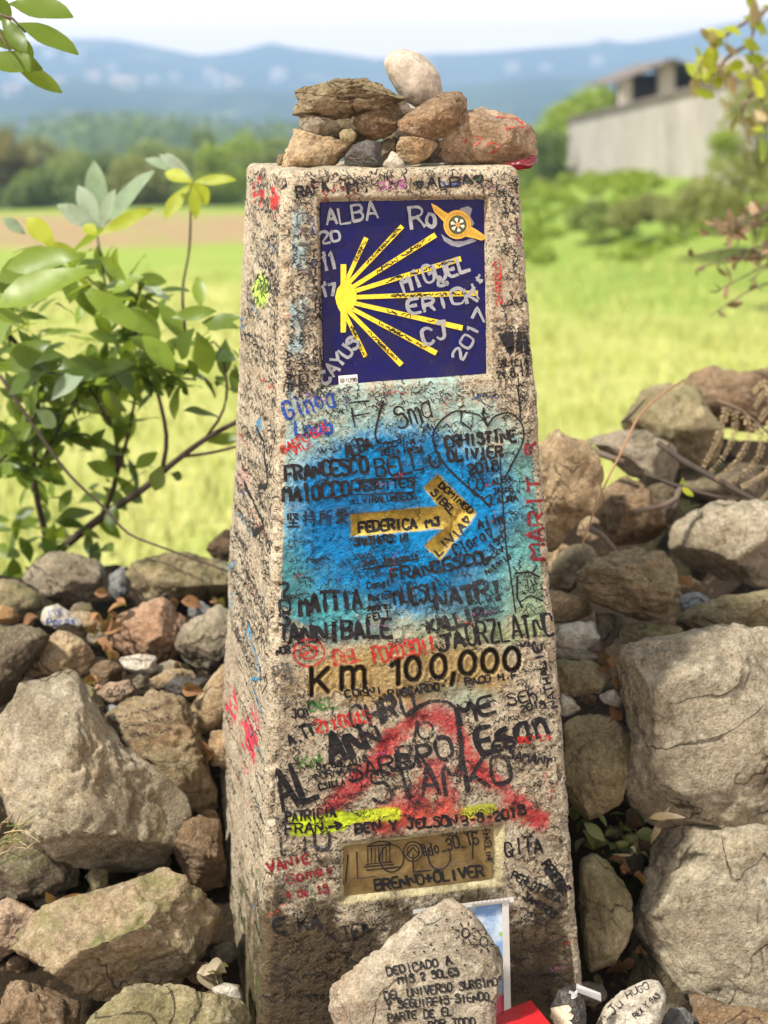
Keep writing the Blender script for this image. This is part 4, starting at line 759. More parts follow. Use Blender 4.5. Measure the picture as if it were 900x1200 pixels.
ZL = lambda pts: z5(0, 600, 1 / 3, pts)
ZB = lambda pts: z5(0, 900, 1 / 3, pts)
ZR = lambda pts: z5(630, 420, 0.3, pts)
ZM = lambda pts: z5(630, 680, 0.3, pts)
ZD = lambda pts: z5(630, 930, 0.3, pts)
WALL = [
 # left of the post, back row first
 (ZL([(725, 150), (745, 110), (800, 60), (850, 80), (850, 180), (760, 175)]), 0.72, 'brown', 'brown rock behind the left edge of the post at the back of the heap', {}),
 (ZL([(75, 240), (110, 200), (150, 155), (200, 138), (285, 150), (335, 165), (372, 215), (360, 265), (310, 310), (240, 338), (180, 300), (130, 260)]), 0.60, 'grey', 'grey lumpy rock on the back left ridge, below the shrub', dict(nf=8)),
 (ZL([(372, 230), (440, 188), (455, 240), (455, 320), (420, 305), (375, 265)]), 0.60, 'blue', 'flat grey-green stone squeezed between two back-row rocks left of the post', dict(depth=0.5)),
 (ZL([(440, 195), (500, 165), (560, 145), (680, 138), (800, 165), (830, 290), (700, 310), (560, 310), (455, 325), (450, 250)]), 0.58, 'olive', 'broad pale brown boulder on the back ridge, touching the left edge of the post', dict(nf=6)),
 (ZL([(-60, 240), (0, 234), (60, 245), (135, 290), (156, 335), (105, 370), (0, 378), (-60, 360)]), 0.52, 'olive', 'smooth brown rock cut by the left frame edge, on the back ridge', dict(nf=4)),
 (ZL([(-30, 335), (0, 328), (45, 340), (68, 385), (0, 395), (-30, 390)]), 0.44, 'orange', 'orange rock low at the left frame edge', {}),
 (ZL([(145, 370), (160, 335), (200, 323), (240, 355), (285, 380), (270, 415), (225, 422), (150, 395)]), 0.42, 'white', 'small white stone with blue handwriting on the left heap', dict(nf=3, key='myp', name='stone', cat='stone')),
 (ZL([(245, 350), (310, 348), (380, 400), (340, 435), (265, 420), (280, 380)]), 0.44, 'tan', 'flat tan stone beside the white stone with blue handwriting', {}),
 (ZL([(380, 440), (430, 360), (480, 310), (545, 300), (610, 325), (660, 375), (650, 440), (610, 540), (560, 550), (480, 530), (420, 510), (390, 480)]), 0.40, 'pink', 'reddish pink rock in the middle of the left heap', dict(nf=9)),
 (ZL([(615, 465), (640, 405), (720, 350), (800, 325), (850, 400), (850, 560), (770, 585), (690, 588), (640, 540)]), 0.36, 'grey', 'grey rock with a dark lower half touching the left edge of the post', dict(nf=8)),
 (ZL([(660, 350), (690, 310), (740, 335), (735, 370), (690, 385)]), 0.46, 'blue', 'small bluish stone behind the pink rock and the post', {}),
 (ZL([(75, 535), (130, 470), (200, 415), (290, 440), (340, 490), (335, 560), (280, 600), (180, 575), (100, 560)]), 0.30, 'tan', 'warm tan rock above the biggest boulder of the left heap', dict(nf=8)),
 (ZL([(-60, 395), (130, 392), (180, 410), (140, 480), (90, 540), (60, 600), (20, 690), (-60, 690)]), 0.26, 'dark', 'dark grey boulder cut by the left frame edge, above the biggest boulder', dict(nf=5)),
 (ZL([(310, 555), (345, 525), (400, 515), (432, 550), (430, 605), (360, 620), (315, 600)]), 0.27, 'brown', 'small brownish stone left of the pale inscribed chip', dict(nf=5, name='stone', cat='stone')),
 (ZL([(420, 510), (490, 498), (545, 503), (552, 560), (500, 578), (440, 550)]), 0.28, 'white', 'pale chip of stone with a line of writing below the pink rock', dict(nf=4, key='chip', name='stone', cat='stone')),
 (ZL([(340, 635), (385, 595), (450, 590), (478, 625), (450, 665), (400, 682), (360, 668)]), 0.22, 'rose', 'small rounded pinkish stone with scribbled rings on the left heap', dict(nf=2, key='eyes', name='stone', cat='stone')),
 (ZL([(315, 640), (340, 605), (365, 615), (370, 660), (340, 670)]), 0.24, 'pink', 'little dark pink stone left of the stone with scribbled rings', dict(nf=3, name='stone', cat='stone')),
 (ZL([(463, 595), (490, 570), (520, 585), (522, 620), (480, 625)]), 0.24, 'grey', 'tiny grey pebble right of the stone with scribbled rings', dict(nf=3, name='pebble', cat='pebble')),
 (ZL([(523, 595), (600, 548), (675, 560), (690, 590), (620, 620), (540, 622)]), 0.25, 'tan', 'flat tan stone lying under the grey rock beside the post', {}),
 (ZL([(570, 610), (620, 580), (720, 585), (735, 640), (690, 680), (620, 660)]), 0.21, 'black', 'dark glossy stone in the gap beside the smooth tan rock', dict(nf=9)),
 (ZL([(360, 690), (380, 678), (432, 686), (425, 722), (370, 722)]), 0.19, 'blue', 'tiny blue-grey pebble above the elongated inscribed rock', dict(nf=3, name='pebble', cat='pebble')),
 (ZL([(-70, 690), (0, 690), (50, 610), (120, 560), (200, 558), (270, 600), (330, 690), (370, 760), (450, 840), (540, 900), (650, 985), (668, 1050), (630, 1130), (570, 1230), (480, 1305), (390, 1275), (270, 1200), (160, 1125), (40, 1020), (-70, 920)]), 0.03, 'boulder', 'biggest pale olive boulder of the left heap', dict(nf=7, depth=0.75, cuts=[(-0.2, 0.6, 0.75, 0.75), (0.35, -0.7, 0.6, 0.72)])),
 (ZL([(240, 640), (290, 600), (330, 620), (370, 690), (340, 740), (300, 720)]), 0.18, 'olive', 'mossy brown stone behind the top of the biggest left boulder', dict(name='stone', cat='stone')),
 (ZL([(357, 760), (450, 655), (510, 625), (615, 645), (675, 680), (690, 775), (720, 855), (765, 1010), (755, 1090), (715, 1050), (640, 985), (540, 905), (420, 830)]), 0.12, 'slate', 'elongated grey rock with carved-looking writing beside the post', dict(nf=8, key='elong', layers=0.8)),
 (ZL([(665, 735), (680, 690), (735, 600), (790, 535), (850, 520), (850, 690), (765, 765), (715, 790), (675, 772)]), 0.20, 'tan', 'smooth tan cobble leaning against the left edge of the post', dict(nf=2, rough=0.6)),
 (ZL([(728, 830), (750, 775), (800, 760), (830, 900), (745, 890)]), 0.14, 'tan', 'small tan stone tucked below the smooth tan cobble at the post', dict(nf=4)),
 (ZB([(585, 260), (640, 185), (690, 170), (765, 180), (800, 420), (720, 440), (640, 390), (600, 310)]), 0.02, 'brown', 'dark brown rock in the shade between the biggest boulder and the post', dict(nf=6)),
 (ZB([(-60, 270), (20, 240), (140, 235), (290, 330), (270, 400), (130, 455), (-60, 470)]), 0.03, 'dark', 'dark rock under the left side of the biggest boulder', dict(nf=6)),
 (ZB([(298, 385), (330, 350), (378, 365), (380, 420), (330, 440)]), -0.02, 'olive', 'small greenish stone in the dark gap above the mossy foreground rock', dict(nf=3, name='stone', cat='stone')),
 (ZB([(-60, 480), (60, 463), (120, 490), (150, 530), (100, 610), (0, 680), (-60, 670)]), -0.05, 'rose', 'smooth pinkish rock at the left frame edge beside the mossy foreground rock', dict(nf=3)),
 (ZB([(30, 640), (90, 570), (170, 495), (340, 455), (460, 420), (560, 365), (640, 355), (705, 390), (750, 465), (775, 540), (740, 640), (690, 700), (600, 755), (430, 800), (300, 838), (160, 790), (60, 720)]), -0.17, 'mossy', 'long mossy foreground rock at the lower left', dict(nf=8, depth=0.8, cuts=[(-0.25, 0.8, 0.55, 0.62), (0.25, -0.6, 0.75, 0.66)], key='moss')),
 (ZB([(-40, 820), (45, 740), (180, 800), (280, 840), (270, 930), (-40, 960)]), -0.20, 'brown', 'brown rock in the lower left corner under the mossy foreground rock', dict(nf=6)),
 (ZB([(260, 910), (450, 800), (650, 745), (720, 755), (850, 850), (880, 960), (600, 1010), (280, 1000)]), -0.30, 'olive', 'grey-brown rock on the bottom frame edge below the mossy foreground rock', dict(nf=6)),
 (ZB([(745, 775), (790, 757), (840, 765), (856, 805), (835, 838), (790, 820)]), -0.235, 'white', 'smooth white pebble at the foot of the post on the left', dict(nf=0, rough=0.3, round_=0.95, name='pebble', cat='pebble')),
 # right of the post, back row first
 (ZR([(560, 130), (620, 55), (700, 30), (800, 50), (960, 25), (960, 250), (860, 290), (700, 260), (600, 210)]), 1.05, 'brown', 'broad brown rock on the skyline in the far right back corner', dict(nf=7)),
 (ZR([(330, 250), (400, 150), (470, 90), (560, 95), (640, 130), (720, 260), (700, 400), (600, 430), (500, 380), (400, 330)]), 0.88, 'olive', 'pointed brown rock on the skyline behind the long reddish stem', dict(nf=7)),
 (ZR([(195, 310), (300, 275), (380, 290), (480, 350), (560, 430), (545, 490), (440, 510), (350, 460), (270, 400)]), 0.74, 'grey', 'mossy grey-green rock below the pointed skyline rock', dict(nf=7)),
 (ZR([(-20, 275), (85, 280), (170, 330), (235, 375), (255, 470), (240, 590), (150, 640), (60, 760), (-20, 760)]), 0.42, 'tan', 'large warm brown rock touching the right edge of the post', dict(nf=8)),
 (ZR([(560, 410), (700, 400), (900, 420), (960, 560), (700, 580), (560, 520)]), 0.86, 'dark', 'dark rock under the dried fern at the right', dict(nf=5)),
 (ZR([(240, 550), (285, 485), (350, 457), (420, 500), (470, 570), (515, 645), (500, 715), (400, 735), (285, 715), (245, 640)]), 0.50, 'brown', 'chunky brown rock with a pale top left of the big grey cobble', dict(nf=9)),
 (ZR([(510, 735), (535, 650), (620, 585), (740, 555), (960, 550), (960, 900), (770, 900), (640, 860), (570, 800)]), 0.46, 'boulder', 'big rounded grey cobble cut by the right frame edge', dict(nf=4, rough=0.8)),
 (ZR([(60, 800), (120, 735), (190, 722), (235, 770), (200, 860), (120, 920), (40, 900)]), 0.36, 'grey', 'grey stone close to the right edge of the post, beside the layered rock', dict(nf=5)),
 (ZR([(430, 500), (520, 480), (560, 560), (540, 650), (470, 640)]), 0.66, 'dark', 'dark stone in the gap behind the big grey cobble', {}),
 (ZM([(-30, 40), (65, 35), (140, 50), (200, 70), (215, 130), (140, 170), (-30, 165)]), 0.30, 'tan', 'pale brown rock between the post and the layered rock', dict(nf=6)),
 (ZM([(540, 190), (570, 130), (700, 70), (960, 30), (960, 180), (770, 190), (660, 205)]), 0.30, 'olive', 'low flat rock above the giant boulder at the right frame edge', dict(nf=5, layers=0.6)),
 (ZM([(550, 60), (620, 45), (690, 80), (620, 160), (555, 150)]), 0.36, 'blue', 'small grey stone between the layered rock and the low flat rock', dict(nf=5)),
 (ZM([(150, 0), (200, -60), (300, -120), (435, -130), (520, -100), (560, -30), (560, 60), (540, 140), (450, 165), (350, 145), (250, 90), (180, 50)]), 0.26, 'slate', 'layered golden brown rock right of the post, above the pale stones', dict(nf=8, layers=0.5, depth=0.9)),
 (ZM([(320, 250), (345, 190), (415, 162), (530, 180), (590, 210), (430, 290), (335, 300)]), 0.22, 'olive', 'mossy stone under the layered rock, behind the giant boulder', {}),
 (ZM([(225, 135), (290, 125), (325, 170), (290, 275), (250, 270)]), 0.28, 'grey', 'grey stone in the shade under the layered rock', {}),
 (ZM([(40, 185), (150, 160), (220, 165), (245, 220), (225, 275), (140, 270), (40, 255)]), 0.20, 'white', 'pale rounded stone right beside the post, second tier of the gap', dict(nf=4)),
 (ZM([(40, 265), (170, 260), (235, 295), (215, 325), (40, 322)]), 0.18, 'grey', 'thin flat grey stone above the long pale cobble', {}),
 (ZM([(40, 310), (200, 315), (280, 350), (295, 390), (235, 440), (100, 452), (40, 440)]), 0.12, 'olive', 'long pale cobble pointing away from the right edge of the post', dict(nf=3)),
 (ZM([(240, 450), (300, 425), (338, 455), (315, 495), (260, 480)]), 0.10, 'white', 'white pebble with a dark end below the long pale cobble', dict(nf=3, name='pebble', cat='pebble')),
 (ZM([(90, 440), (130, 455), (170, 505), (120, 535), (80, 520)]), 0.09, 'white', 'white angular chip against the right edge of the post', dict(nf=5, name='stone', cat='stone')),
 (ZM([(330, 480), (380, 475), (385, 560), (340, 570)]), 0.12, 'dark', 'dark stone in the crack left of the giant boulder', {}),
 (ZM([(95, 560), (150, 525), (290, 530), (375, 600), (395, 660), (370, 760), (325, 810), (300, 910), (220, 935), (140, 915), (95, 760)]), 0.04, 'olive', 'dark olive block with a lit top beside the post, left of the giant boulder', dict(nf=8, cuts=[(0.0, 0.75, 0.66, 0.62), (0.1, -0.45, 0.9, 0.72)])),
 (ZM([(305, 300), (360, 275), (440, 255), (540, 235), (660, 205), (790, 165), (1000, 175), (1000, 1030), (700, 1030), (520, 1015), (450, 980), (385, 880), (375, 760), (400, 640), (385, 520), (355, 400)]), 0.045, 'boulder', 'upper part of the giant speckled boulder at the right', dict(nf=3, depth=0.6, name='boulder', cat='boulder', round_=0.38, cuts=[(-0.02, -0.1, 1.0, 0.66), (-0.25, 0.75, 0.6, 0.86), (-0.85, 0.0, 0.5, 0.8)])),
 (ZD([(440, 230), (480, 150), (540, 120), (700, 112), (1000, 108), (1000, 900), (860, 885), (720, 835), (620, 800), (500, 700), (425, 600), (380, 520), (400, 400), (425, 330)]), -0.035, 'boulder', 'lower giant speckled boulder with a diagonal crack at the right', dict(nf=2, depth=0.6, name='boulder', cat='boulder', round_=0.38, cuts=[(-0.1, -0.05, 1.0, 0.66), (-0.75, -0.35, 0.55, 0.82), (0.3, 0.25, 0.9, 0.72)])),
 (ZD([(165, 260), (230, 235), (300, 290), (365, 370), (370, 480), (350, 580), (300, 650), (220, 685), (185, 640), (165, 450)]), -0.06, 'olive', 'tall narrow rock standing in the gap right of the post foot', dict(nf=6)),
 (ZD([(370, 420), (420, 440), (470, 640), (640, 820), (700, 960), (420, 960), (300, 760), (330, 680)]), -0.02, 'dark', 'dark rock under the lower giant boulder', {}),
 (ZD([(600, 800), (760, 850), (980, 900), (980, 990), (680, 990)]), -0.18, 'brown', 'brown rock in the bottom right corner under the giant boulder', {}),
 (ZD([(225, 930), (265, 840), (340, 780), (430, 738), (475, 735), (503, 775), (495, 850), (470, 920), (440, 980), (240, 985)]), -0.19, 'white', 'pale flat pebble covered in black writing at the bottom right of the post', dict(nf=1, rough=0.5, key='hugo', name='stone', cat='stone')),
 (ZD([(480, 895), (520, 838), (590, 840), (625, 890), (600, 950), (490, 950)]), -0.15, 'blue', 'small dark grey glittering stone beside the pale pebble with writing', dict(nf=6)),
 (ZD([(45, 850), (80, 770), (160, 750), (190, 810), (185, 930), (60, 950)]), -0.23, 'black', 'black rock splashed with white paint at the foot of the post', dict(nf=6, key='blk')),
]
for poly, Y, mat, lab, kw in WALL: rock(poly, Y, mat, label=lab, **dict(kw))
# the dedication stone leaning on the foot of the post
ded = z5(370, 1040, 1 / 3.75, [(52, 530), (75, 480), (140, 415), (240, 320), (330, 250), (420, 160), (480, 90), (540, 48), (600, 45), (650, 65), (710, 115), (750, 180), (800, 260), (825, 340), (820, 450), (800, 560), (790, 660), (700, 760), (120, 760), (60, 620)])
rock(ded, -0.315, 'beige', 'rock', 'pale triangular dedication stone with Spanish lines and two little suns at the post foot', nf=2, depth=0.42, key='ded', group=None, rough=0.7, cuts=[(0.05, 0.02, 1.0, 0.55), (-0.6, 0.5, 0.6, 0.78)])
def d5(x, y): return (370 + x / 3.75, 1040 + y / 3.75)
for s, a, b, h in [('DEDICADO A', (312, 388), (600, 335), 36), ('MIS 2 SOLES', (362, 424), (632, 385), 33), ('DEL UNIVERSO SURGIMOS', (302, 495), (830, 425), 36), ('Y SEGUIREIS SIENDO', (310, 538), (765, 492), 34), ('PARTE DE EL', (316, 588), (605, 562), 34), ('POR TODO', (495, 622), (705, 602), 34)]:
    on_rock('ded', write(s, *d5(*a), *d5(*b), h / 3.75, jit=0.05), 1.9, 'K')
for (cx, cy_, r) in ((658, 200, 19), (738, 238, 20)):
    c = d5(cx, cy_); r /= 3.75; st = [ell(c[0], c[1], r * 0.85, r * 1.1)]
    for k in range(8):
        q = k * math.pi / 4 + 0.3; st.append([(c[0] + r * 1.6 * math.cos(q), c[1] + r * 1.7 * math.sin(q)), (c[0] + r * 2.5 * math.cos(q), c[1] + r * 2.6 * math.sin(q))])
    on_rock('ded', st, 1.5, 'K', 'sun_drawing')
dots = [(460, 200), (575, 140), (600, 175), (530, 165), (432, 285), (505, 250), (565, 247), (640, 110), (700, 328), (655, 340), (620, 275), (755, 340), (475, 280), (520, 270), (600, 330), (680, 130)]
on_rock('ded', [[(d5(x, y)[0] - 0.5, d5(x, y)[1]), (d5(x, y)[0] + 0.6, d5(x, y)[1] + 0.4)] for x, y in dots], 1.9, 'K', 'star_dots')
def l5(x, y): return (x / 3, 600 + y / 3)
on_rock('myp', write('My', *l5(172, 368), *l5(225, 352), 9), 1.2, 'b'); on_rock('myp', write('Parge', *l5(165, 402), *l5(270, 392), 9), 1.2, 'b')
on_rock('chip', scrawl(*l5(440, 525), *l5(540, 522), 4, 18), 0.8, 'K', 'pen_marks')
on_rock('eyes', [ell(*l5(385, 630), 2.6, 3), ell(*l5(410, 620), 2.6, 3), [l5(380, 650), l5(420, 645)], ell(*l5(432, 635), 2, 3)], 1.1, 'kf', 'pen_marks')
for k in range(3): on_rock('elong', scrawl(*l5(400 + 30 * k, 730 + 32 * k), *l5(580 + 20 * k, 690 + 40 * k), 5, 24), 1.3, 'kf', 'worn_writing')
def h5(x, y): return (630 + x * 0.3, 930 + y * 0.3)
on_rock('hugo', write('HUGO', *h5(350, 800), *h5(440, 760), 8), 1.3, 'k'); on_rock('hugo', write('REX Y GAS', *h5(385, 880), *h5(480, 790), 7), 1.2, 'k'); on_rock('hugo', write('Ju', *h5(290, 870), *h5(340, 820), 10), 1.4, 'k'); on_rock('hugo', scrawl(*h5(250, 890), *h5(300, 880), 6, 9), 1.2, 'k', 'pen_marks')
WPAINT = plain('white_paint', (0.75, 0.74, 0.70), 0.5, 0.06); CREAM = plain('cream_paint', (0.62, 0.50, 0.36), 0.7, 0.2)
INK['w'] = WPAINT; INK['c'] = CREAM
on_rock('blk', [[h5(125, 775), h5(150, 785), h5(135, 795), h5(155, 770)]], 3.5, 'w', 'white_splash')
on_rock('blk', [[h5(60, 850), h5(120, 840), h5(60, 870), h5(130, 870), h5(70, 890), h5(125, 900), h5(70, 920)]], 6, 'c', 'cream_patch')
# small rubble jammed into the dark gaps
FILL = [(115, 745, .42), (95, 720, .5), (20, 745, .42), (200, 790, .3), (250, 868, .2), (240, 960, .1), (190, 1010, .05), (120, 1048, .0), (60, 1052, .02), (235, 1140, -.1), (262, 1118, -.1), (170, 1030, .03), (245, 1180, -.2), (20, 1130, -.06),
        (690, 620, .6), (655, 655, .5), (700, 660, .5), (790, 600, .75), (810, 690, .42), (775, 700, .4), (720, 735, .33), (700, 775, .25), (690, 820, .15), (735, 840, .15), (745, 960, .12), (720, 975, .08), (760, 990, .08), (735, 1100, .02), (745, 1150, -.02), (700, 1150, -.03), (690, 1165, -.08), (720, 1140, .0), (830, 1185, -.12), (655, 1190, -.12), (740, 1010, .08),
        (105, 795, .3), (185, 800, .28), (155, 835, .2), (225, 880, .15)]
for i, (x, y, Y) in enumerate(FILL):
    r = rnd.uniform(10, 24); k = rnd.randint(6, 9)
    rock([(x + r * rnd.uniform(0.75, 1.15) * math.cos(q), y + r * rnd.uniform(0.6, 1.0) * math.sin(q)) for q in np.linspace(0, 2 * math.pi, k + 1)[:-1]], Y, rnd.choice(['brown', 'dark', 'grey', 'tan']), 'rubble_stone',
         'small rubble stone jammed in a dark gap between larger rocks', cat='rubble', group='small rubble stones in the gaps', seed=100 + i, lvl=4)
# ------------------------------------------------------------------ things left at the foot of the post
FRAMEP = plain('white_plastic', (0.66, 0.65, 0.61), 0.45, 0.22)
t = NT('landscape_print'); sp = t.n('ShaderNodeSeparateXYZ'); t.set(sp.inputs[0], t.co)
nz = t.noise(22, 5, 0.6); c = t.mix(t.step(nz, 0.40, 0.56), (0.22, 0.40, 0.68), (0.62, 0.74, 0.86)); c = t.mix(t.step(t.math('ADD', t.noise(34, 4), t.math('MULTIPLY', sp.outputs['X'], 9.0)), 0.62, 0.72), c, (0.25, 0.52, 0.05))
c = t.mix(t.step(sp.outputs['Z'], -0.052, -0.062), c, (0.55, 0.1, 0.16)); PRINT = t.bsdf(c, 0.3)
def frontslab(mb, corners, off, thick):
    c = [onfront(x, y, off) for x, y in corners]; cb = [onfront(x, y, off + thick) for x, y in corners]; mb.hexa(np.array([cb[3], cb[2], cb[1], cb[0], c[3], c[2], c[1], c[0]]))
org = onfront(575, 1120, -0.03)
card = empty('framed_print', org, 'small landscape print in a white plastic frame behind the dedication stone', 'picture')
mb = MB(); frontslab(mb, [(512, 1068), (592, 1056), (594, 1190), (512, 1196)], -0.028, 0.002); mb.build('print', PRINT, card, origin=org)
mb = MB(); frontslab(mb, [(588, 1054), (596, 1053), (599, 1193), (591, 1194)], -0.032, 0.008); frontslab(mb, [(484, 1066), (602, 1051), (602.5, 1057), (484, 1071)], -0.0325, 0.009)
for k in range(9): frontslab(mb, [(552 + k * 5, 1057 - k * 0.6), (554.5 + k * 5, 1056.6 - k * 0.6), (554.5 + k * 5, 1060 - k * 0.6), (552 + k * 5, 1060.4 - k * 0.6)], -0.035, 0.0028)
mb.build('frame', FRAMEP, card, origin=org)
REDC = plain('red_card', (0.50, 0.014, 0.018), 0.5, 0.35, 60, bump=0.002)
c4 = [P(572, 1192, -0.30), P(622, 1172, -0.26), P(650, 1206, -0.33), P(585, 1222, -0.38)]
mb = MB(); up = np.array([0, -0.002, 0.003]); mb.hexa(np.array([k - up for k in c4[::-1]] + [k for k in c4[::-1]]))
redc = mb.build('red_card', REDC, None, origin=c4[0]); tag(redc, 'red card with black script lying at the foot of the post', 'card')
bv = BVHTree.FromPolygons([tuple(v) for v in mb.v], mb.f); ROCKS['card'] = (bv, redc)
on_rock('card', write('delle...', 588, 1193, 628, 1183, 8, jit=0.04), 1.1, 'K')
mb = MB(); a, b = P(676, 1157, -0.24), P(704, 1168, -0.22); d = b - a; u_ = np.array([0, 0, 0.004]); s_ = np.array([0.0, 0.005, 0])
mb.hexa(np.array([a - s_ - u_, a + s_ - u_, b + s_ - u_, b - s_ - u_, a - s_ + u_ * 0.6, a + s_ + u_ * 0.6, b + s_ * 0.5 + u_, b - s_ * 0.5 + u_]))
o = mb.build('plastic_strip', FRAMEP, None, origin=a); tag(o, 'short white plastic strip lying beside the black rock at the post foot', 'strip')
# ------------------------------------------------------------------ soil bank under the stones, field, valley, hills
def bank_profile(side):
    pts = [(1250, -0.30), (1200, -0.16), (1100, -0.06), (1000, 0.06), (900, 0.14), (780, 0.33), (700, 0.56), (660, 0.72)] if side < 0 else [(1250, -0.25), (1200, -0.10), (1000, 0.08), (850, 0.2), (750, 0.38), (650, 0.58), (560, 0.80), (480, 1.0)]
    Q = [P(450, y, Y) for y, Y in pts]; Ys = [q[1] for q in Q]; Zs = [q[2] - 0.03 for q in Q]
    return [-4.0, -0.6] + Ys + [Ys[-1] + 0.25, Ys[-1] + 1.3], [-0.12, -0.06] + Zs + [Zs[-1] - 0.05, -1.1]
xs = np.linspace(-3.2, 3.2, 200); ys = np.concatenate([np.linspace(-4, -0.6, 40), np.linspace(-0.58, 2.4, 150)])
(lY, lZ), (rY, rZ) = bank_profile(-1), bank_profile(1)
X, Yg = np.meshgrid(xs, ys); wgt = sstep(-0.25, 0.25, X); Z = np.interp(Yg, lY, lZ) * (1 - wgt) + np.interp(Yg, rY, rZ) * wgt; Z = Z - sstep(0.30, 0.7, Yg) * sstep(0.05, 0.2, X) * sstep(0.62, 0.48, X) * 0.16 - sstep(0.15, 0.35, Yg) * sstep(0.05, 0.2, X) * 0.05
Z += (fbm(np.stack([X * 9, Yg * 9, X * 0], -1), 51, 4) - 0.5) * 0.07 + (fbm(np.stack([X * 40, Yg * 40, X * 0], -1), 55, 3) - 0.5) * 0.02
def gridfaces(nr, nc):
    i = np.arange(nr - 1)[:, None]; k = np.arange(nc - 1)[None]
    return np.stack([i * nc + k, i * nc + k + 1, (i + 1) * nc + k + 1, (i + 1) * nc + k], -1).reshape(-1, 4)
t = NT('dark_soil'); n = t.noise(18, 8, 0.7); c = t.mix(n, (0.012, 0.009, 0.006), (0.055, 0.038, 0.022)); c = t.mix(t.step(t.noise(70, 5), 0.58, 0.68, 0, 0.6), c, (0.16, 0.11, 0.06)); c = t.mix(t.step(t.noise(6, 5), 0.55, 0.65, 0, 0.5), c, (0.04, 0.05, 0.014))
SOIL = t.bsdf(c, 0.95, t.bump(t.noise(60, 7, 0.7), 0.02), spec=0.15)
tag(mesh_obj('soil_bank', np.stack([X, Yg, Z], -1).reshape(-1, 3), gridfaces(*X.shape), SOIL), kind='structure')
# field and valley: one sheet to the foot of the hills
def ground_z(x, y):
    z = -0.9 + 0 * x
    rise = sstep(1.5, 6.0, x) * sstep(13, 26, y) * sstep(75, 45, y); z = z + rise * (0.55 + 0.4 * sstep(36, 24, y))
    drop = sstep(33, 75, y); z = z - drop * 5.5 * sstep(10, 0, x) - sstep(60, 400, y) * 9
    return z + (fbm(np.stack([x * 0.35, y * 0.35, x * 0], -1), 61, 3) - 0.5) * 0.12 * sstep(2, 20, y) + (fbm(np.stack([x * 0.02, y * 0.02, x * 0], -1), 63, 3) - 0.5) * 2.5 * sstep(60, 200, y)
yr = np.concatenate([np.linspace(0.9, 12, 80), np.geomspace(12.2, 1600, 190)]); xr = np.linspace(-1, 1, 150)
Yf = np.repeat(yr[:, None], 150, 1); Xf = xr[None] * (6 + 0.75 * Yf)
t = NT('field_grass'); ge = t.n('ShaderNodeSeparateXYZ'); t.set(ge.inputs[0], t.co)
n = t.noise(1.1, 6, 0.65); c = t.mix(t.step(n, 0.3, 0.7), (0.33, 0.365, 0.085), (0.48, 0.475, 0.165)); c = t.mix(t.step(t.noise(0.35, 4), 0.52, 0.66, 0, 0.5), c, (0.24, 0.36, 0.05)); c = t.mix(t.step(t.noise(14, 5), 0.5, 0.75, 0, 0.4), c, (0.22, 0.27, 0.04))
wob = t.math('MULTIPLY', t.noise(0.25, 4), 3.0); yy = t.math('ADD', ge.outputs['Y'], wob)
green = t.math('MULTIPLY', t.step(yy, 18.5, 21), t.step(t.noise(0.8, 4), 0.25, 0.55, 0.45, 1)); rb = t.math('MULTIPLY', t.math('MULTIPLY', t.step(yy, 12.5, 18.0), t.step(ge.outputs['X'], 0.8, 2.6)), t.step(t.noise(0.9, 6, 0.7), 0.3, 0.6, 0.35, 1)); c = t.mix(green, c, (0.26, 0.34, 0.065)); c = t.mix(rb, c, t.mix(t.noise(1.2, 5), (0.13, 0.24, 0.03), (0.27, 0.33, 0.07)))
band = t.math('MULTIPLY', t.step(yy, 24.6, 25.8), t.step(yy, 34.5, 32.5)); c = t.mix(t.math('MULTIPLY', band, t.math('MULTIPLY', t.step(ge.outputs['X'], 2.6, 0.6), t.step(t.noise(0.9, 6, 0.7), 0.30, 0.52, 0.25, 0.9))), c, t.mix(t.noise(1.5, 5), (0.29, 0.185, 0.105), (0.40, 0.28, 0.17)))
c = t.mix(t.step(yy, 34, 38), c, t.mix(t.step(t.noise(0.05, 4), 0.45, 0.6), (0.06, 0.10, 0.02), (0.13, 0.17, 0.04)))
FIELD = t.bsdf(c, 0.9, t.bump(t.noise(9, 6, 0.7), 0.06), spec=0.1)
tag(mesh_obj('field', np.stack([Xf, Yf, ground_z(Xf, Yf)], -1).reshape(-1, 3), gridfaces(*Xf.shape), FIELD), kind='structure')
# grass tufts over the nearer field
nb = 18000; gy = 2.2 + 17 * rng.random(nb) ** 1.4; gx = (rng.random(nb) * 2 - 1) * (1.2 + 0.33 * gy); gz = ground_z(gx, gy); hh = 0.05 + 0.11 * rng.random(nb); a = rng.random(nb) * 6.283; ww = 0.006 + 0.008 * rng.random(nb)
dx, dy = np.cos(a) * ww, np.sin(a) * ww; lx, ly = (rng.random(nb) - 0.5) * 0.08, (rng.random(nb) - 0.5) * 0.08
V = np.stack([np.stack([gx - dx, gy - dy, gz], -1), np.stack([gx + dx, gy + dy, gz], -1), np.stack([gx + lx, gy + ly, gz + hh], -1)], 1).reshape(-1, 3)
t = NT('grass_blades'); gcol = t.mix(t.step(t.noise(1.3, 4), 0.35, 0.65), (0.33, 0.37, 0.08), (0.48, 0.48, 0.16)); GRASS = t.bsdf(gcol, 0.7, spec=0.2)
tag(mesh_obj('grass', V, np.arange(nb * 3).reshape(-1, 3), GRASS, smooth=False), 'short sunlit yellow green grass growing over the field', 'grass', kind='stuff')
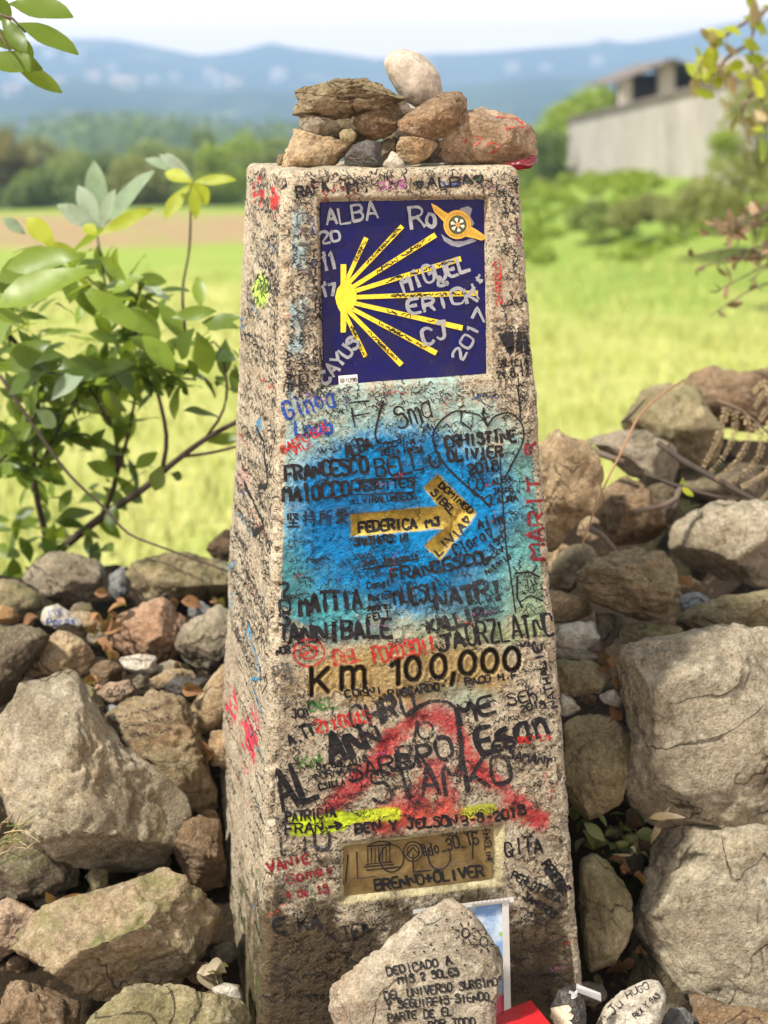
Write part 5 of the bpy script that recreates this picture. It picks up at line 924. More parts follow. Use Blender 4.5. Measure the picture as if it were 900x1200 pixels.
# hills
def hill_mat(name, a, b, cl, sc):
    t = NT(name); c = t.mix(t.step(t.noise(0.006 * sc, 7, 0.65), 0.40, 0.58), a, b); c = t.mix(t.step(t.noise(0.011 * sc, 5, 0.6), 0.60, 0.66, 0, 0.8), c, cl); return t.bsdf(c, 0.95, spec=0.05)
def hills(name, ridge, D0, D1, base, mat, rough_, seed):
    D = np.concatenate([np.linspace(D0, D1, 60), np.linspace(D1 * 1.02, D1 * 1.16, 10)]); th = np.linspace(-0.55, 0.55, 260)
    rx = [450 + FPX * k for k in (-0.55, -0.4)] + [p[0] for p in ridge] + [450 + FPX * k for k in (0.4, 0.55)]; ry = [60, 75] + [p[1] for p in ridge] + [55, 62]
    rel = (127 - np.interp(450 + FPX * th, rx, ry)) / FPX
    Dg, Tg = np.meshgrid(D, th, indexing='ij'); u = np.clip((Dg - D0) / (D1 - D0), 0, 1); prof = 0.35 * u + 0.65 * sstep(0.0, 1.0, u); prof = prof * np.where(Dg > D1, 1 - (Dg - D1) / (D1 * 0.18), 1)
    Xh, Yh = Dg * Tg, Dg; Zt = CAM[2] + rel[None] * D1
    Zh = base + (Zt - base) * prof + (fbm(np.stack([Xh, Yh, Xh * 0], -1) / 260.0, seed, 4) - 0.5) * rough_ * u * (1.05 - 0.75 * u)
    tag(mesh_obj(name, np.stack([Xh, Yh, Zh], -1).reshape(-1, 3), gridfaces(*Xh.shape), mat), kind='structure'); return None
RIDGE_FAR = [(0, 62), (60, 52), (110, 46), (160, 48), (200, 56), (250, 66), (300, 62), (330, 54), (362, 62), (450, 76), (520, 70), (560, 69), (620, 63), (690, 58), (705, 53), (730, 58), (800, 50), (850, 42), (900, 36)]
RIDGE_MID = [(0, 100), (60, 92), (120, 88), (170, 96), (240, 104), (300, 100), (360, 106), (450, 110), (520, 104), (600, 96), (680, 92), (760, 90), (840, 84), (900, 80)]
hills('far_hills', RIDGE_FAR, 1350, 2100, -12, hill_mat('far_hill_woods', (0.02, 0.04, 0.02), (0.06, 0.085, 0.04), (0.36, 0.33, 0.24), 1.5), 36, 71)
hills('near_hills', RIDGE_MID, 700, 1250, -12, hill_mat('near_hill_woods', (0.02, 0.04, 0.02), (0.06, 0.09, 0.04), (0.36, 0.34, 0.24), 2.4), 24, 75)
# ------------------------------------------------------------------ foliage helpers
def leaf_mat(name, a, b, trans=0.45, rough=0.5):
    t = NT(name); at = t.attr('tint'); c = t.mix(at.outputs['Fac'], a, b); c = t.mix(t.step(t.noise(40, 4), 0.5, 0.7, 0, 0.3), c, tuple(k * 0.5 for k in a)); c = t.mix(t.step(t.noise(13, 6, 0.7), 0.62, 0.70, 0, 0.6), c, (0.17, 0.10, 0.03))
    d = t.n('ShaderNodeBsdfPrincipled'); t.set(d.inputs['Base Color'], c); d.inputs['Roughness'].default_value = rough; d.inputs['Specular IOR Level'].default_value = 0.35
    tr = t.n('ShaderNodeBsdfTranslucent'); t.set(tr.inputs['Color'], t.mix(0.5, c, (0.35, 0.45, 0.03), 'MIX')); mx = t.n('ShaderNodeMixShader'); mx.inputs[0].default_value = trans
    t.t.links.new(d.outputs[0], mx.inputs[1]); t.t.links.new(tr.outputs[0], mx.inputs[2]); t.t.links.new(mx.outputs[0], t.out.inputs['Surface']); return t.m
def tint(o, vals): 
    at = o.data.attributes.new('tint', 'FLOAT', 'POINT'); at.data.foreach_set('value', np.asarray(vals, np.float32))
def clump_mesh(name, lobes, n, size, mat, parent, seed, origin, flat=0.8):
    """leaf sprays (small bent quads) through the volume of uneven lobes"""
    g = np.random.default_rng(seed); wts = np.array([l[3] ** 2.2 for l in lobes]); pick = g.choice(len(lobes), n, p=wts / wts.sum()); L = np.array(lobes)[pick]
    d = g.normal(size=(n, 3)); d /= np.linalg.norm(d, axis=1)[:, None]; r = L[:, 3] * (0.35 + 0.65 * g.random(n) ** 0.45) * (0.75 + 0.5 * vnoise(d * 2.2 + pick[:, None] * 3.1, seed))
    C = L[:, :3] + d * r[:, None] * np.array([1, 1, flat])
    u = g.normal(size=(n, 3)) + d * 0.4; u /= np.linalg.norm(u, axis=1)[:, None]; v = np.cross(u, g.normal(size=(n, 3))); v /= np.linalg.norm(v, axis=1)[:, None]; s = size * (0.5 + g.random(n))
    a_, b_ = u * s[:, None], v * (s * 0.55)[:, None]; nrm = np.cross(u, v) * (s * 0.25)[:, None]
    V = np.stack([C - a_, C - b_ + nrm, C + a_, C + b_ + nrm], 1).reshape(-1, 3)
    o = mesh_obj(name, V, np.arange(n * 4).reshape(-1, 4), mat, parent, False, origin); tint(o, np.repeat(np.clip(g.random(n) * 0.6 + 0.4 * vnoise(C * 1.3, seed + 3), 0, 1), 4)); return o
BARK = plain('bark', (0.10, 0.07, 0.045), 0.9, 0.35, 12, bump=0.01)
LT = {'mid': leaf_mat('mid_green_leaves', (0.17, 0.23, 0.06), (0.36, 0.41, 0.14)), 'dark': leaf_mat('dark_green_leaves', (0.09, 0.15, 0.06), (0.22, 0.28, 0.11)), 'bright': leaf_mat('bright_green_leaves', (0.19, 0.29, 0.03), (0.40, 0.48, 0.08)),
      'tawny': leaf_mat('tawny_leaves', (0.22, 0.18, 0.08), (0.40, 0.34, 0.15)), 'olive': leaf_mat('olive_leaves', (0.17, 0.18, 0.06), (0.36, 0.36, 0.14))}
def tree(px, ytop, ybase, wpx, Y, kind, label, group, cat='tree', trunk=True, n=2600, seed=0):
    """a tree or bush whose crown reaches from ytop to ybase, wpx wide, at depth Y"""
    g = random.Random(seed); top, bot = P(px, ytop, Y), P(px, ybase, Y); x = bot[0]; zb = float(ground_z(np.array([x]), np.array([Y]))[0]); H = top[2] - bot[2]; Wd = wpx / FPX * (Y + 2.06)
    org = np.array([x, Y, min(zb, bot[2])]); root = empty('tree' if trunk else 'bush', org, label, cat, group)
    lobes = []; k = g.randint(7, 10)
    for i in range(k):
        q = i / k * 6.283 + g.uniform(-0.4, 0.4); f = g.uniform(0.15, 0.78) if trunk else g.uniform(0.02, 0.6 if H < Wd else 0.85); rr = Wd * g.uniform(0.17, 0.27) if trunk else min(Wd * 0.26, H * 0.45) * g.uniform(0.7, 1.1); hh_ = H * f
        sp = Wd * 0.30 * math.sin(math.pi * min(0.95, max(0.2, f))) if trunk else Wd * (0.42 - 0.25 * f)
        lobes.append((x + math.cos(q) * sp, Y + math.sin(q) * Wd * 0.3, bot[2] + hh_, rr))
    rt = min(Wd * 0.24, H * 0.4); lobes.append((x, Y, top[2] - rt * 0.8, rt)); lobes.append((x, Y, bot[2] + H * 0.45, min(Wd * 0.33, H * 0.5)))
    mb = MB()
    if trunk: mb.tube([org, org * 0.5 + np.array([x + Wd * 0.02, Y, bot[2] + H * 0.3]) * 0.5, (x, Y, bot[2] + H * 0.5), (x + Wd * 0.03, Y, bot[2] + H * 0.85)], [Wd * 0.045, Wd * 0.035, Wd * 0.025, Wd * 0.008], 8)
    for l in lobes[:6]: mb.tube([(x, Y, bot[2] + H * (0.3 if trunk else 0.0)), ((x + l[0]) / 2, (Y + l[1]) / 2, (bot[2] + H * 0.35 + l[2]) / 2), l[:3]], [Wd * 0.02, Wd * 0.014, Wd * 0.005] if trunk else [Wd * 0.007, Wd * 0.005, Wd * 0.003], 5)
    mb.build('trunk' if trunk else 'stems', BARK, root, True, org)
    clump_mesh('crown' if trunk else 'foliage', lobes, n, Wd * 0.045, LT[kind], root, seed + 1, org)
G_T = 'trees beyond the field'
TREES = [(5, 148, 262, 85, 62, 'tawny', 'tawny brownish tree at the left frame edge beyond the field'), (52, 196, 268, 90, 56, 'dark', 'low dark green tree at the left beyond the brown strip'), (95, 176, 262, 80, 74, 'mid', 'mid green tree with a rounded crown left of the dark round tree'),
  (128, 178, 258, 78, 66, 'dark', 'dark round tree between two lighter ones, beyond the brown strip'), (165, 186, 262, 90, 58, 'olive', 'olive green tree behind the two-leaved shoot'), (182, 162, 250, 90, 90, 'mid', 'mid green tree standing above the olive one in the left middle distance'),
  (215, 172, 262, 80, 70, 'mid', 'green tree behind the tall shoot left of the post'), (252, 168, 262, 78, 63, 'bright', 'bright green tree close to the left side of the post'), (288, 155, 260, 80, 76, 'bright', 'tall bright green tree half hidden by the left edge of the post'),
  (325, 158, 262, 95, 70, 'mid', 'green tree showing just above the left corner of the post'), (45, 158, 240, 90, 95, 'olive', 'olive tree in the second row at the far left'), (240, 150, 240, 70, 110, 'dark', 'dark tree in the back row left of the post')]
for i, (px, yt, yb, wp, Y, kd, lab) in enumerate(TREES): tree(px, yt, yb, wp, Y, kd, lab, G_T, seed=200 + 7 * i)
BUSH = [(655, 120, 215, 110, 49, 'bright', 'light green bush at the left end of the long concrete wall'), (640, 150, 225, 60, 44, 'dark', 'dark green bush between the post and the long concrete wall'), (700, 96, 160, 110, 56, 'bright', 'bright green tree top rising behind the left end of the concrete wall'),
  (738, 108, 160, 70, 58, 'mid', 'green bush behind the wall beside the open shed'), (848, 150, 205, 46, 23, 'bright', 'small bright green bush standing before the concrete wall'), (886, 80, 290, 125, 14, 'olive', 'olive brown bush at the right frame edge before the wall'),
  (700, 232, 268, 80, 21, 'mid', 'low green weed clump below the wall, nearest the post'), (760, 225, 262, 90, 20, 'olive', 'low olive weed clump below the middle of the wall'), (820, 205, 262, 90, 18, 'olive', 'brownish green weed clump below the small bright bush'), (655, 215, 245, 60, 34, 'tawny', 'tawny dry weed clump at the left foot of the wall')]
for i, (px, yt, yb, wp, Y, kd, lab) in enumerate(BUSH): tree(px, yt, yb, wp, Y, kd, lab, 'bushes around the concrete wall', 'bush', False, 1500, 400 + 7 * i)
lob = []
for i in range(260):
    x = rnd.uniform(1.6, 9.5); Y = rnd.uniform(19, 34) if x < 5.0 else rnd.uniform(17, 22); r_ = rnd.uniform(0.08, 0.26); lob.append((x, Y, float(ground_z(np.array([x]), np.array([Y]))[0]) + r_ * 0.3, r_))
o = clump_mesh('undergrowth', lob, 20000, 0.06, LT['bright'], None, 91, (5, 22, 0), 0.7); tag(o, 'rough green weeds covering the bank below the concrete wall', 'weeds', kind='stuff')
# woods on the valley's far slope, one mass
lob = []
for i in range(420):
    Y = rnd.uniform(240, 520); px = rnd.uniform(-150, 640); x = (px - 450) / FPX * (Y + 2); yt = np.interp(px, [0, 120, 160, 240, 300, 420, 640], [132, 124, 118, 128, 136, 140, 150]) + rnd.uniform(0, 16) + (520 - Y) * 0.05
    z = float(P(450, yt, Y)[2]); lob.append((x, Y, z - 4, rnd.uniform(4, 8)))
    lob.append((x + rnd.uniform(-4, 4), Y - 3, z - 10, rnd.uniform(5, 8)))
o = clump_mesh('far_woods', lob, 30000, 1.1, LT['dark'], None, 77, (0, 300, 0)); tag(o, 'dark blue green woods massed on the far side of the valley', 'woods', kind='stuff')
# ------------------------------------------------------------------ wall, shed, distant houses
t = NT('old_render'); c = t.mix(t.step(t.noise(0.8, 7, 0.65), 0.3, 0.7), (0.32, 0.30, 0.265), (0.42, 0.395, 0.35)); c = t.mix(t.step(t.noise(0.5, 5, 0.7), 0.55, 0.7, 0, 0.5), c, (0.22, 0.2, 0.165)); RENDER = t.bsdf(c, 0.9, None, spec=0.1)
DARKIN = plain('shed_inside', (0.035, 0.03, 0.028), 0.9); ROOFM = plain('fibre_cement_roof', (0.15, 0.125, 0.11), 0.9, 0.3, 1.5); POSTM = plain('pale_concrete', (0.46, 0.43, 0.37), 0.9, 0.2, 2)
def wpt(px, py, Y): return P(px, py, Y)
wl = empty('concrete_wall', wpt(740, 212, 36), 'long grey rendered concrete wall rising to the right beyond the field', 'wall')
far, near = 46.0, 23.0
A0, A1, B0, B1 = wpt(666, 216, far), wpt(666, 143, far), wpt(868, 232, near), wpt(868, 94, near)
th_ = np.array([0.25, 0.08, 0]); mb = MB(); mb.hexa(np.array([B0 - [0, 0, 1], A0 - [0, 0, 1], A0 - [0, 0, 1] + th_, B0 - [0, 0, 1] + th_, B1, A1, A1 + th_, B1 + th_])); mb.build('wall_body', RENDER, wl, origin=wl.location[:])
cp = np.array([0, 0, 0.09]); ov = np.array([0.06, 0.02, 0]); mb = MB(); mb.hexa(np.array([B1 - ov, A1 - ov, A1 + th_ + ov, B1 + th_ + ov, B1 - ov + cp, A1 - ov + cp, A1 + th_ + ov + cp, B1 + th_ + ov + cp])); mb.build('coping', ROOFM, wl, origin=wl.location[:])
YS = 40.0; sh = empty('open_shed', wpt(790, 120, YS), 'open-fronted concrete shed with pillars and a sloping roof behind the wall', 'shed')
so_ = sh.location[:]
def box_px(mb, x0, y0, x1, y1, Y, depth):
    c = [wpt(x0, y1, Y), wpt(x1, y1, Y), wpt(x1, y0, Y), wpt(x0, y0, Y)]; dv = np.array([0, depth, 0]); mb.hexa(np.array([c[0], c[1], c[1] + dv, c[0] + dv, c[3], c[2], c[2] + dv, c[3] + dv]))
for x0, x1, y0 in ((727, 741, 92), (773, 791, 72), (848, 862, 80)):
    mb = MB(); box_px(mb, x0, y0, x1, 150, YS, 0.4); mb.build('pillar', POSTM, sh, origin=so_)
mb = MB(); box_px(mb, 722, 86, 860, 150, YS + 5.0, 0.2); mb.build('back_wall', DARKIN, sh, origin=so_)
def roofslab(x0, y0, x1, y1, mat, nm, thick=0.06):
    a, b = wpt(x0, y0, YS - 0.5), wpt(x1, y1, YS - 0.5); dv = np.array([0, 6.0, 0.0]); tz_ = np.array([0, 0, thick]); mb = MB(); mb.hexa(np.array([a, b, b + dv, a + dv, a + tz_, b + tz_, b + dv + tz_, a + dv + tz_])); mb.build(nm, mat, sh, origin=so_)
roofslab(724, 97, 788, 71, ROOFM, 'roof'); roofslab(788, 71, 868, 92, ROOFM, 'roof')
mb = MB(); box_px(mb, 838, 66, 930, 150, YS + 7.5, 3.0); mb.build('side_building', POSTM, sh, origin=so_)
rub = (620 + 12, 228)
rock([(652, 214), (668, 210), (676, 222), (670, 236), (655, 236)], 40.0, 'white', 'stone', 'pale block of stone lying at the left foot of the concrete wall', group=None, cat='stone', lvl=4)
# pale houses on the far hillside
HW = plain('white_house_wall', (0.74, 0.72, 0.68), 0.8, 0.05); HR = plain('tiled_roof', (0.42, 0.33, 0.28), 0.9, 0.2, 0.2); WN = plain('dark_window_glass', (0.05, 0.06, 0.08), 0.2)
dg = bpy.context.evaluated_depsgraph_get(); dg.update()
HB = [BVHTree.FromObject(bpy.data.objects[n_], dg) for n_ in ('near_hills', 'far_hills')]
def house(at, sc, rot):
    root = empty('house', at, 'pale blurred house on the blue far hillside', 'house', 'pale houses on the far hillside'); root.rotation_euler.z = rot
    mb = MB(); mb.box((0, 0, 3 * sc), (11 * sc, 8 * sc, 6 * sc)); w_ = mesh_obj('wall', mb.v, mb.f, HW, None, False); w_.parent = root
    r = np.array([(-6, -4.6, 6), (6, -4.6, 6), (6, 4.6, 6), (-6, 4.6, 6), (-6, 0, 9), (6, 0, 9)]) * sc + np.array([0, 0, 0.02]); w_ = mesh_obj('roof', r, [(0, 1, 5, 4), (2, 3, 4, 5), (1, 2, 5), (3, 0, 4), (3, 2, 1, 0)], HR, None, False); w_.parent = root
    for xx in (-3.2, 0, 3.2):
        mb = MB(); mb.box((xx * sc, -4.02 * sc, 3.4 * sc), (1.4 * sc, 0.2, 1.6 * sc)); w_ = mesh_obj('window', mb.v, mb.f, WN, None, False); w_.parent = root
for i, (px, py) in enumerate([(20, 92), (32, 96), (70, 98), (132, 84), (138, 100), (245, 88), (248, 94), (262, 101), (328, 92), (322, 96), (90, 70), (60, 66), (180, 98), (205, 94), (500, 80), (600, 84), (640, 82), (700, 76), (15, 112), (150, 104), (110, 95), (275, 104)]):
    d = Vector(ray(px, py)).normalized(); hit = None
    for b in HB:
        h_ = b.ray_cast(Vector(CAM), d)
        if h_[0] is not None and (hit is None or h_[3] < hit[1]): hit = (h_[0], h_[3])
    if hit: house(tuple(np.array(hit[0]) - [0, 0, 1.5]), rnd.uniform(0.8, 1.4) * hit[1] / 1500, rnd.uniform(-0.5, 0.5))
# ------------------------------------------------------------------ shrub, overhanging leaves, twigs, fern, dead leaves
def leaf_verts(base, d, n, L, Wd, curl=0.25, fold=0.25, shape='ob'):
    """one leaf blade: 7 x 3 grid, bent along its length and folded along the midrib"""
    d = d / (np.linalg.norm(d) + 1e-9); s = np.cross(d, n); s /= np.linalg.norm(s) + 1e-9; n = np.cross(s, d); V = []
    for i in range(8):
        u = i / 7; w_ = Wd * (math.sin(math.pi * u ** (1.25 if shape == 'ob' else 0.85)) ** 0.8 if 0 < u < 1 else 0.03)
        c = base + d * L * u - n * curl * L * u * u
        for k in (-1, 0, 1): V.append(c + s * w_ * 0.5 * k + n * (abs(k) * fold * w_ * 0.5 + 0.02 * L * math.sin(u * 9 + k)))
    Fc = [(i * 3 + k, i * 3 + k + 1, (i + 1) * 3 + k + 1, (i + 1) * 3 + k) for i in range(7) for k in (0, 1)]
    return V, Fc
class Leaves:
    def __init__(s): s.v = []; s.f = []; s.t = []
    def add(s, base, d, n, L, Wd, tv, **kw):
        V, Fc = leaf_verts(np.asarray(base, float), np.asarray(d, float), np.asarray(n, float), L, Wd, **kw); b = len(s.v); s.v += V; s.f += [tuple(i + b for i in f) for f in Fc]; s.t += [tv] * len(V)
    def build(s, name, mat, parent, origin=None):
        o = mesh_obj(name, s.v, s.f, mat, parent, True, origin); tint(o, s.t); return o
def rv(): v = np.array([rnd.gauss(0, 1) for _ in range(3)]); return v / np.linalg.norm(v)
SHRUB = leaf_mat('shrub_leaves', (0.035, 0.07, 0.012), (0.22, 0.31, 0.035), 0.45, 0.38); YOUNG = leaf_mat('young_yellow_leaves', (0.26, 0.33, 0.02), (0.44, 0.46, 0.04), 0.5); SILVER = leaf_mat('silvery_leaf_undersides', (0.17, 0.25, 0.15), (0.36, 0.42, 0.32), 0.3, 0.6)
DRY = leaf_mat('dead_brown_leaves', (0.13, 0.055, 0.022), (0.34, 0.18, 0.08), 0.2, 0.7); TWIG = plain('grey_brown_twig', (0.13, 0.095, 0.07), 0.8, 0.3, 40, bump=0.003); DTWIG = plain('dark_twig', (0.055, 0.04, 0.03), 0.8, 0.3, 40); RSTEM = plain('reddish_dead_stem', (0.30, 0.17, 0.09), 0.7, 0.25, 30)
def branch(px_pts, Y0, Y1, r0, r1):
    n = len(px_pts); pts = np.array([P(x, y, Y0 + (Y1 - Y0) * i / (n - 1)) for i, (x, y) in enumerate(px_pts)]); pts = spline(pts, 0.02); return pts, np.linspace(r0, r1, len(pts))
org = P(40, 690, 1.0); sb = empty('shrub', org, 'leafy green shrub with bare dark branches at the left of the post', 'shrub')
mb = MB(); BR = []
for pts, Y0, Y1, r0, r1 in [([(40, 690), (60, 655), (120, 605), (165, 575), (200, 545), (240, 515), (285, 490)], 0.95, 0.62, 0.010, 0.004), ([(120, 605), (136, 560), (135, 505), (118, 460), (100, 420)], 0.9, 0.8, 0.006, 0.003), ([(136, 560), (150, 510), (160, 450), (158, 400), (150, 330)], 0.85, 0.85, 0.004, 0.002),
    ([(190, 552), (195, 510), (182, 450), (165, 400), (130, 350), (70, 300)], 0.75, 0.85, 0.0045, 0.002), ([(215, 535), (250, 530), (290, 520)], 0.7, 0.6, 0.003, 0.002), ([(60, 655), (40, 560), (45, 480), (30, 420), (0, 380)], 0.95, 0.7, 0.007, 0.004),
    ([(40, 560), (70, 500), (100, 455), (140, 410)], 0.9, 0.75, 0.004, 0.002), ([(0, 440), (40, 500), (80, 555), (125, 598), (150, 625), (200, 645), (268, 670)], 0.62, 0.5, 0.0035, 0.0015), ([(135, 505), (120, 480), (105, 455), (95, 448)], 0.82, 0.8, 0.003, 0.002),
    ([(240, 515), (262, 480), (265, 440), (250, 400), (215, 440)], 0.68, 0.75, 0.003, 0.0015), ([(45, 480), (20, 520), (-20, 560)], 0.8, 0.7, 0.004, 0.002), ([(218, 400), (214, 340), (222, 290), (224, 218)], 0.9, 1.0, 0.003, 0.002), ([(158, 400), (130, 360), (118, 300), (114, 275)], 0.85, 0.95, 0.003, 0.002), ([(30, 420), (70, 440), (130, 430), (190, 440), (230, 445)], 0.75, 0.7, 0.004, 0.002)]:
    p, r = branch(pts, Y0, Y1, r0, r1); mb.tube(p, r, 6); BR.append(p)
mb.build('branches', DTWIG, sb, True, org)
lv, yg, sv = Leaves(), Leaves(), Leaves()
VIEW = -F
def pxleaf(bag, x0, y0, x1, y1, Y, wpx, tv, tilt=0.4, curl=0.2):        # a leaf seen from (x0,y0) stalk to (x1,y1) tip
    a, b = P(x0, y0, Y), P(x1, y1, Y + rnd.uniform(-0.04, 0.04)); n = VIEW + rv() * tilt + np.array([0, 0, 0.5]); L = np.linalg.norm(b - a); bag.add(a, b - a, n, L, wpx / FPX * (Y + 2.1), tv, curl=curl)
for x0, y0, x1, y1, Y, wp, tv in [(112, 318, -12, 345, 0.45, 46, 0.9), (100, 300, 0, 306, 0.5, 34, 0.7), (70, 298, -10, 325, 0.55, 32, 0.5), (178, 395, 95, 335, 0.6, 26, 0.8), (280, 385, 236, 372, 0.6, 22, 0.5), (282, 372, 240, 380, 0.55, 26, 0.35), (165, 392, 205, 430, 0.6, 28, 0.95), (150, 360, 190, 395, 0.7, 26, 0.9), (130, 345, 162, 320, 0.7, 22, 0.85), (200, 372, 250, 362, 0.62, 18, 0.6),
    (228, 385, 205, 420, 0.65, 30, 0.15), (230, 388, 248, 440, 0.6, 28, 0.45), (60, 400, 5, 430, 0.5, 36, 0.35), (95, 430, 10, 412, 0.5, 30, 0.15), (70, 425, 0, 455, 0.5, 30, 0.2), (30, 380, -10, 360, 0.45, 32, 0.9), (20, 370, -10, 395, 0.45, 32, 0.85), (150, 395, 190, 410, 0.7, 20, 0.4), (125, 430, 70, 428, 0.6, 24, 0.1), (160, 425, 100, 435, 0.6, 22, 0.15), (115, 355, 150, 340, 0.7, 20, 0.7), (186, 410, 230, 395, 0.7, 22, 0.7),
    (190, 545, 180, 575, 0.7, 22, 0.4), (185, 530, 160, 545, 0.7, 18, 0.8), (200, 555, 215, 560, 0.7, 12, 0.1), (140, 560, 105, 540, 0.8, 20, 0.5), (142, 575, 170, 585, 0.8, 20, 0.3), (135, 590, 128, 620, 0.8, 20, 0.2)]: pxleaf(lv, x0, y0, x1, y1, Y, wp, tv)
for x0, y0, x1, y1, Y, wp, tv in [(66, 290, 30, 253, 0.6, 24, 0.9), (114, 276, 98, 262, 0.8, 16, 0.8), (116, 276, 175, 240, 0.85, 18, 0.6), (226, 214, 248, 240, 0.9, 20, 0.9), (226, 214, 192, 198, 0.9, 18, 0.8), (226, 214, 272, 206, 0.95, 14, 0.5), (224, 216, 190, 252, 0.95, 18, 0.6), (226, 216, 230, 254, 0.9, 14, 0.5), (50, 285, 95, 300, 0.7, 18, 0.4)]: pxleaf(yg, x0, y0, x1, y1, Y, wp, tv, 0.2)
for x0, y0, x1, y1, Y, wp, tv in [(116, 270, 70, 238, 0.9, 22, 0.8), (116, 268, 92, 215, 0.9, 22, 0.7), (118, 268, 108, 188, 0.95, 26, 0.2), (120, 268, 168, 196, 0.95, 24, 0.2), (118, 270, 130, 222, 0.9, 16, 0.5), (226, 212, 190, 178, 1.0, 14, 0.9), (226, 210, 196, 178, 1.0, 10, 0.9), (222, 206, 170, 180, 1.0, 14, 0.3), (30, 275, 5, 255, 0.8, 14, 0.4), (200, 352, 165, 330, 0.9, 14, 0.8), (60, 470, 95, 430, 0.6, 26, 0.3), (40, 480, 70, 500, 0.6, 20, 0.3)]: pxleaf(sv, x0, y0, x1, y1, Y, wp, tv, 0.2)
for k in range(360):                                                     # the mass of leaves along the branches
    p = BR[rnd.choice([0, 1, 1, 2, 2, 3, 3, 3, 5, 5, 5, 5, 6, 6, 6, 9, 10, 10, 13, 13, 13])]; i = rnd.randint(int(len(p) * 0.25), len(p) - 1); q = p[i] + rv() * 0.02
    x_, y_ = project(q)
    if x_ > 150 and y_ > 460 and rnd.random() < 0.8: continue
    d = rv() + np.array([0.1, -0.2, 0.25]); L = rnd.uniform(0.035, 0.08); lv.add(q, d, rv() * 0.8 + np.array([0, -0.3, 1.0]), L, L * rnd.uniform(0.30, 0.46), rnd.random() ** 1.4, curl=rnd.uniform(0.05, 0.4))
for k in range(115):                                                     # dense lower left corner
    q = P(rnd.uniform(-40, 75) + (0 if rnd.random() < 0.6 else 50), rnd.uniform(430, 700), rnd.uniform(0.7, 1.3)); L = rnd.uniform(0.04, 0.08); lv.add(q, rv() + np.array([0, 0, 0.1]), rv() * 0.8 + np.array([0, -0.3, 1.0]), L, L * rnd.uniform(0.36, 0.5), rnd.random() ** 2 * 0.7, curl=rnd.uniform(0.05, 0.4))
for k in range(120):
    q = P(rnd.uniform(-20, 255) * rnd.uniform(0.5, 1.0), rnd.uniform(318, 470), rnd.uniform(0.6, 1.05)); L = rnd.uniform(0.04, 0.085); lv.add(q, rv() + np.array([0.1, -0.2, 0.2]), rv() * 0.8 + np.array([0, -0.3, 1.0]), L, L * rnd.uniform(0.3, 0.45), rnd.random(), curl=rnd.uniform(0.05, 0.5))
lv.build('leaves', SHRUB, sb, org); yg.build('young_leaves', YOUNG, sb, org); sv.build('silvery_leaves', SILVER, sb, org)
# overhanging leaves, top left, on a twig from outside the frame
org = P(-60, 20, 0.15); ot = empty('overhanging_branch', org, 'spray of sharp green leaves hanging in at the top left corner', 'branch'); mb = MB(); p, r = branch([(-60, 20), (-20, 15), (15, 22), (30, 38)], 0.15, 0.15, 0.004, 0.0015); mb.tube(p, r, 6); p, r = branch([(-20, 15), (0, 40), (12, 60)], 0.15, 0.12, 0.003, 0.0012); mb.tube(p, r, 6); mb.build('twig', TWIG, ot, True, org)
lv = Leaves()
for x0, y0, x1, y1, wp, tv in [(8, 4, 84, 14, 34, 0.5), (18, 26, 92, 58, 28, 0.55), (-20, -5, 14, 24, 30, 0.3), (10, 40, 40, 70, 22, 0.35), (-22, 70, 48, 76, 32, 0.45), (12, 72, 74, 107, 20, 0.75), (2, 20, 30, 60, 20, 0.25), (-30, 30, 20, 55, 24, 0.4)]: pxleaf(lv, x0, y0, x1, y1, 0.15 + rnd.uniform(-0.03, 0.03), wp, tv, 0.25, 0.1)
lv.build('leaves', leaf_mat('overhanging_leaves', (0.06, 0.11, 0.012), (0.16, 0.23, 0.02), 0.45, 0.35), ot, org)
# right: blurred leafy branch at the top and a dead twig spray below it
org = P(960, -20, 1.9); rb = empty('leafy_branch', org, 'blurred branch with a few yellow green leaves at the top right', 'branch'); mb = MB()
RB = []
for pts in ([(960, -20), (900, 10), (880, 50), (890, 100), (900, 160)], [(900, 10), (860, 35), (830, 60), (815, 90)], [(880, 50), (850, 70), (835, 95)], [(890, 100), (870, 130), (880, 170)], [(960, 60), (905, 70), (885, 85)]):
    p, r = branch(pts, 1.9, 1.7, 0.006, 0.002); mb.tube(p, r, 5); RB.append(p)
mb.build('twigs', TWIG, rb, True, org); lv, dr = Leaves(), Leaves()
for x0, y0, x1, y1, wp, tv in [(818, 62, 830, 96, 18, 0.9), (842, 46, 826, 30, 14, 0.8), (868, 42, 848, 28, 16, 0.4), (835, 36, 850, 42, 12, 0.7), (880, 60, 900, 90, 22, 0.3), (870, 20, 905, 35, 24, 0.4), (885, 0, 905, -15, 24, 0.5), (830, 80, 842, 100, 14, 0.6)]: pxleaf(lv, x0, y0, x1, y1, 1.8, wp, tv, 0.3)
for k in range(60):
    p = RB[k % 5]; q = p[rnd.randint(len(p) // 3, len(p) - 1)] + rv() * 0.03; L = rnd.uniform(0.03, 0.07); (lv if rnd.random() < 0.45 else dr).add(q, rv(), rv(), L, L * 0.45, rnd.random())
lv.build('leaves', YOUNG, rb, org); dr.build('dry_leaves', leaf_mat('dry_tan_leaves', (0.28, 0.2, 0.1), (0.45, 0.36, 0.2), 0.3), rb, org)
org = P(960, 330, 1.5); db = empty('dead_twig_spray', org, 'blurred dead brown twigs reaching in from the right above the field', 'twigs'); mb = MB(); dr = Leaves()
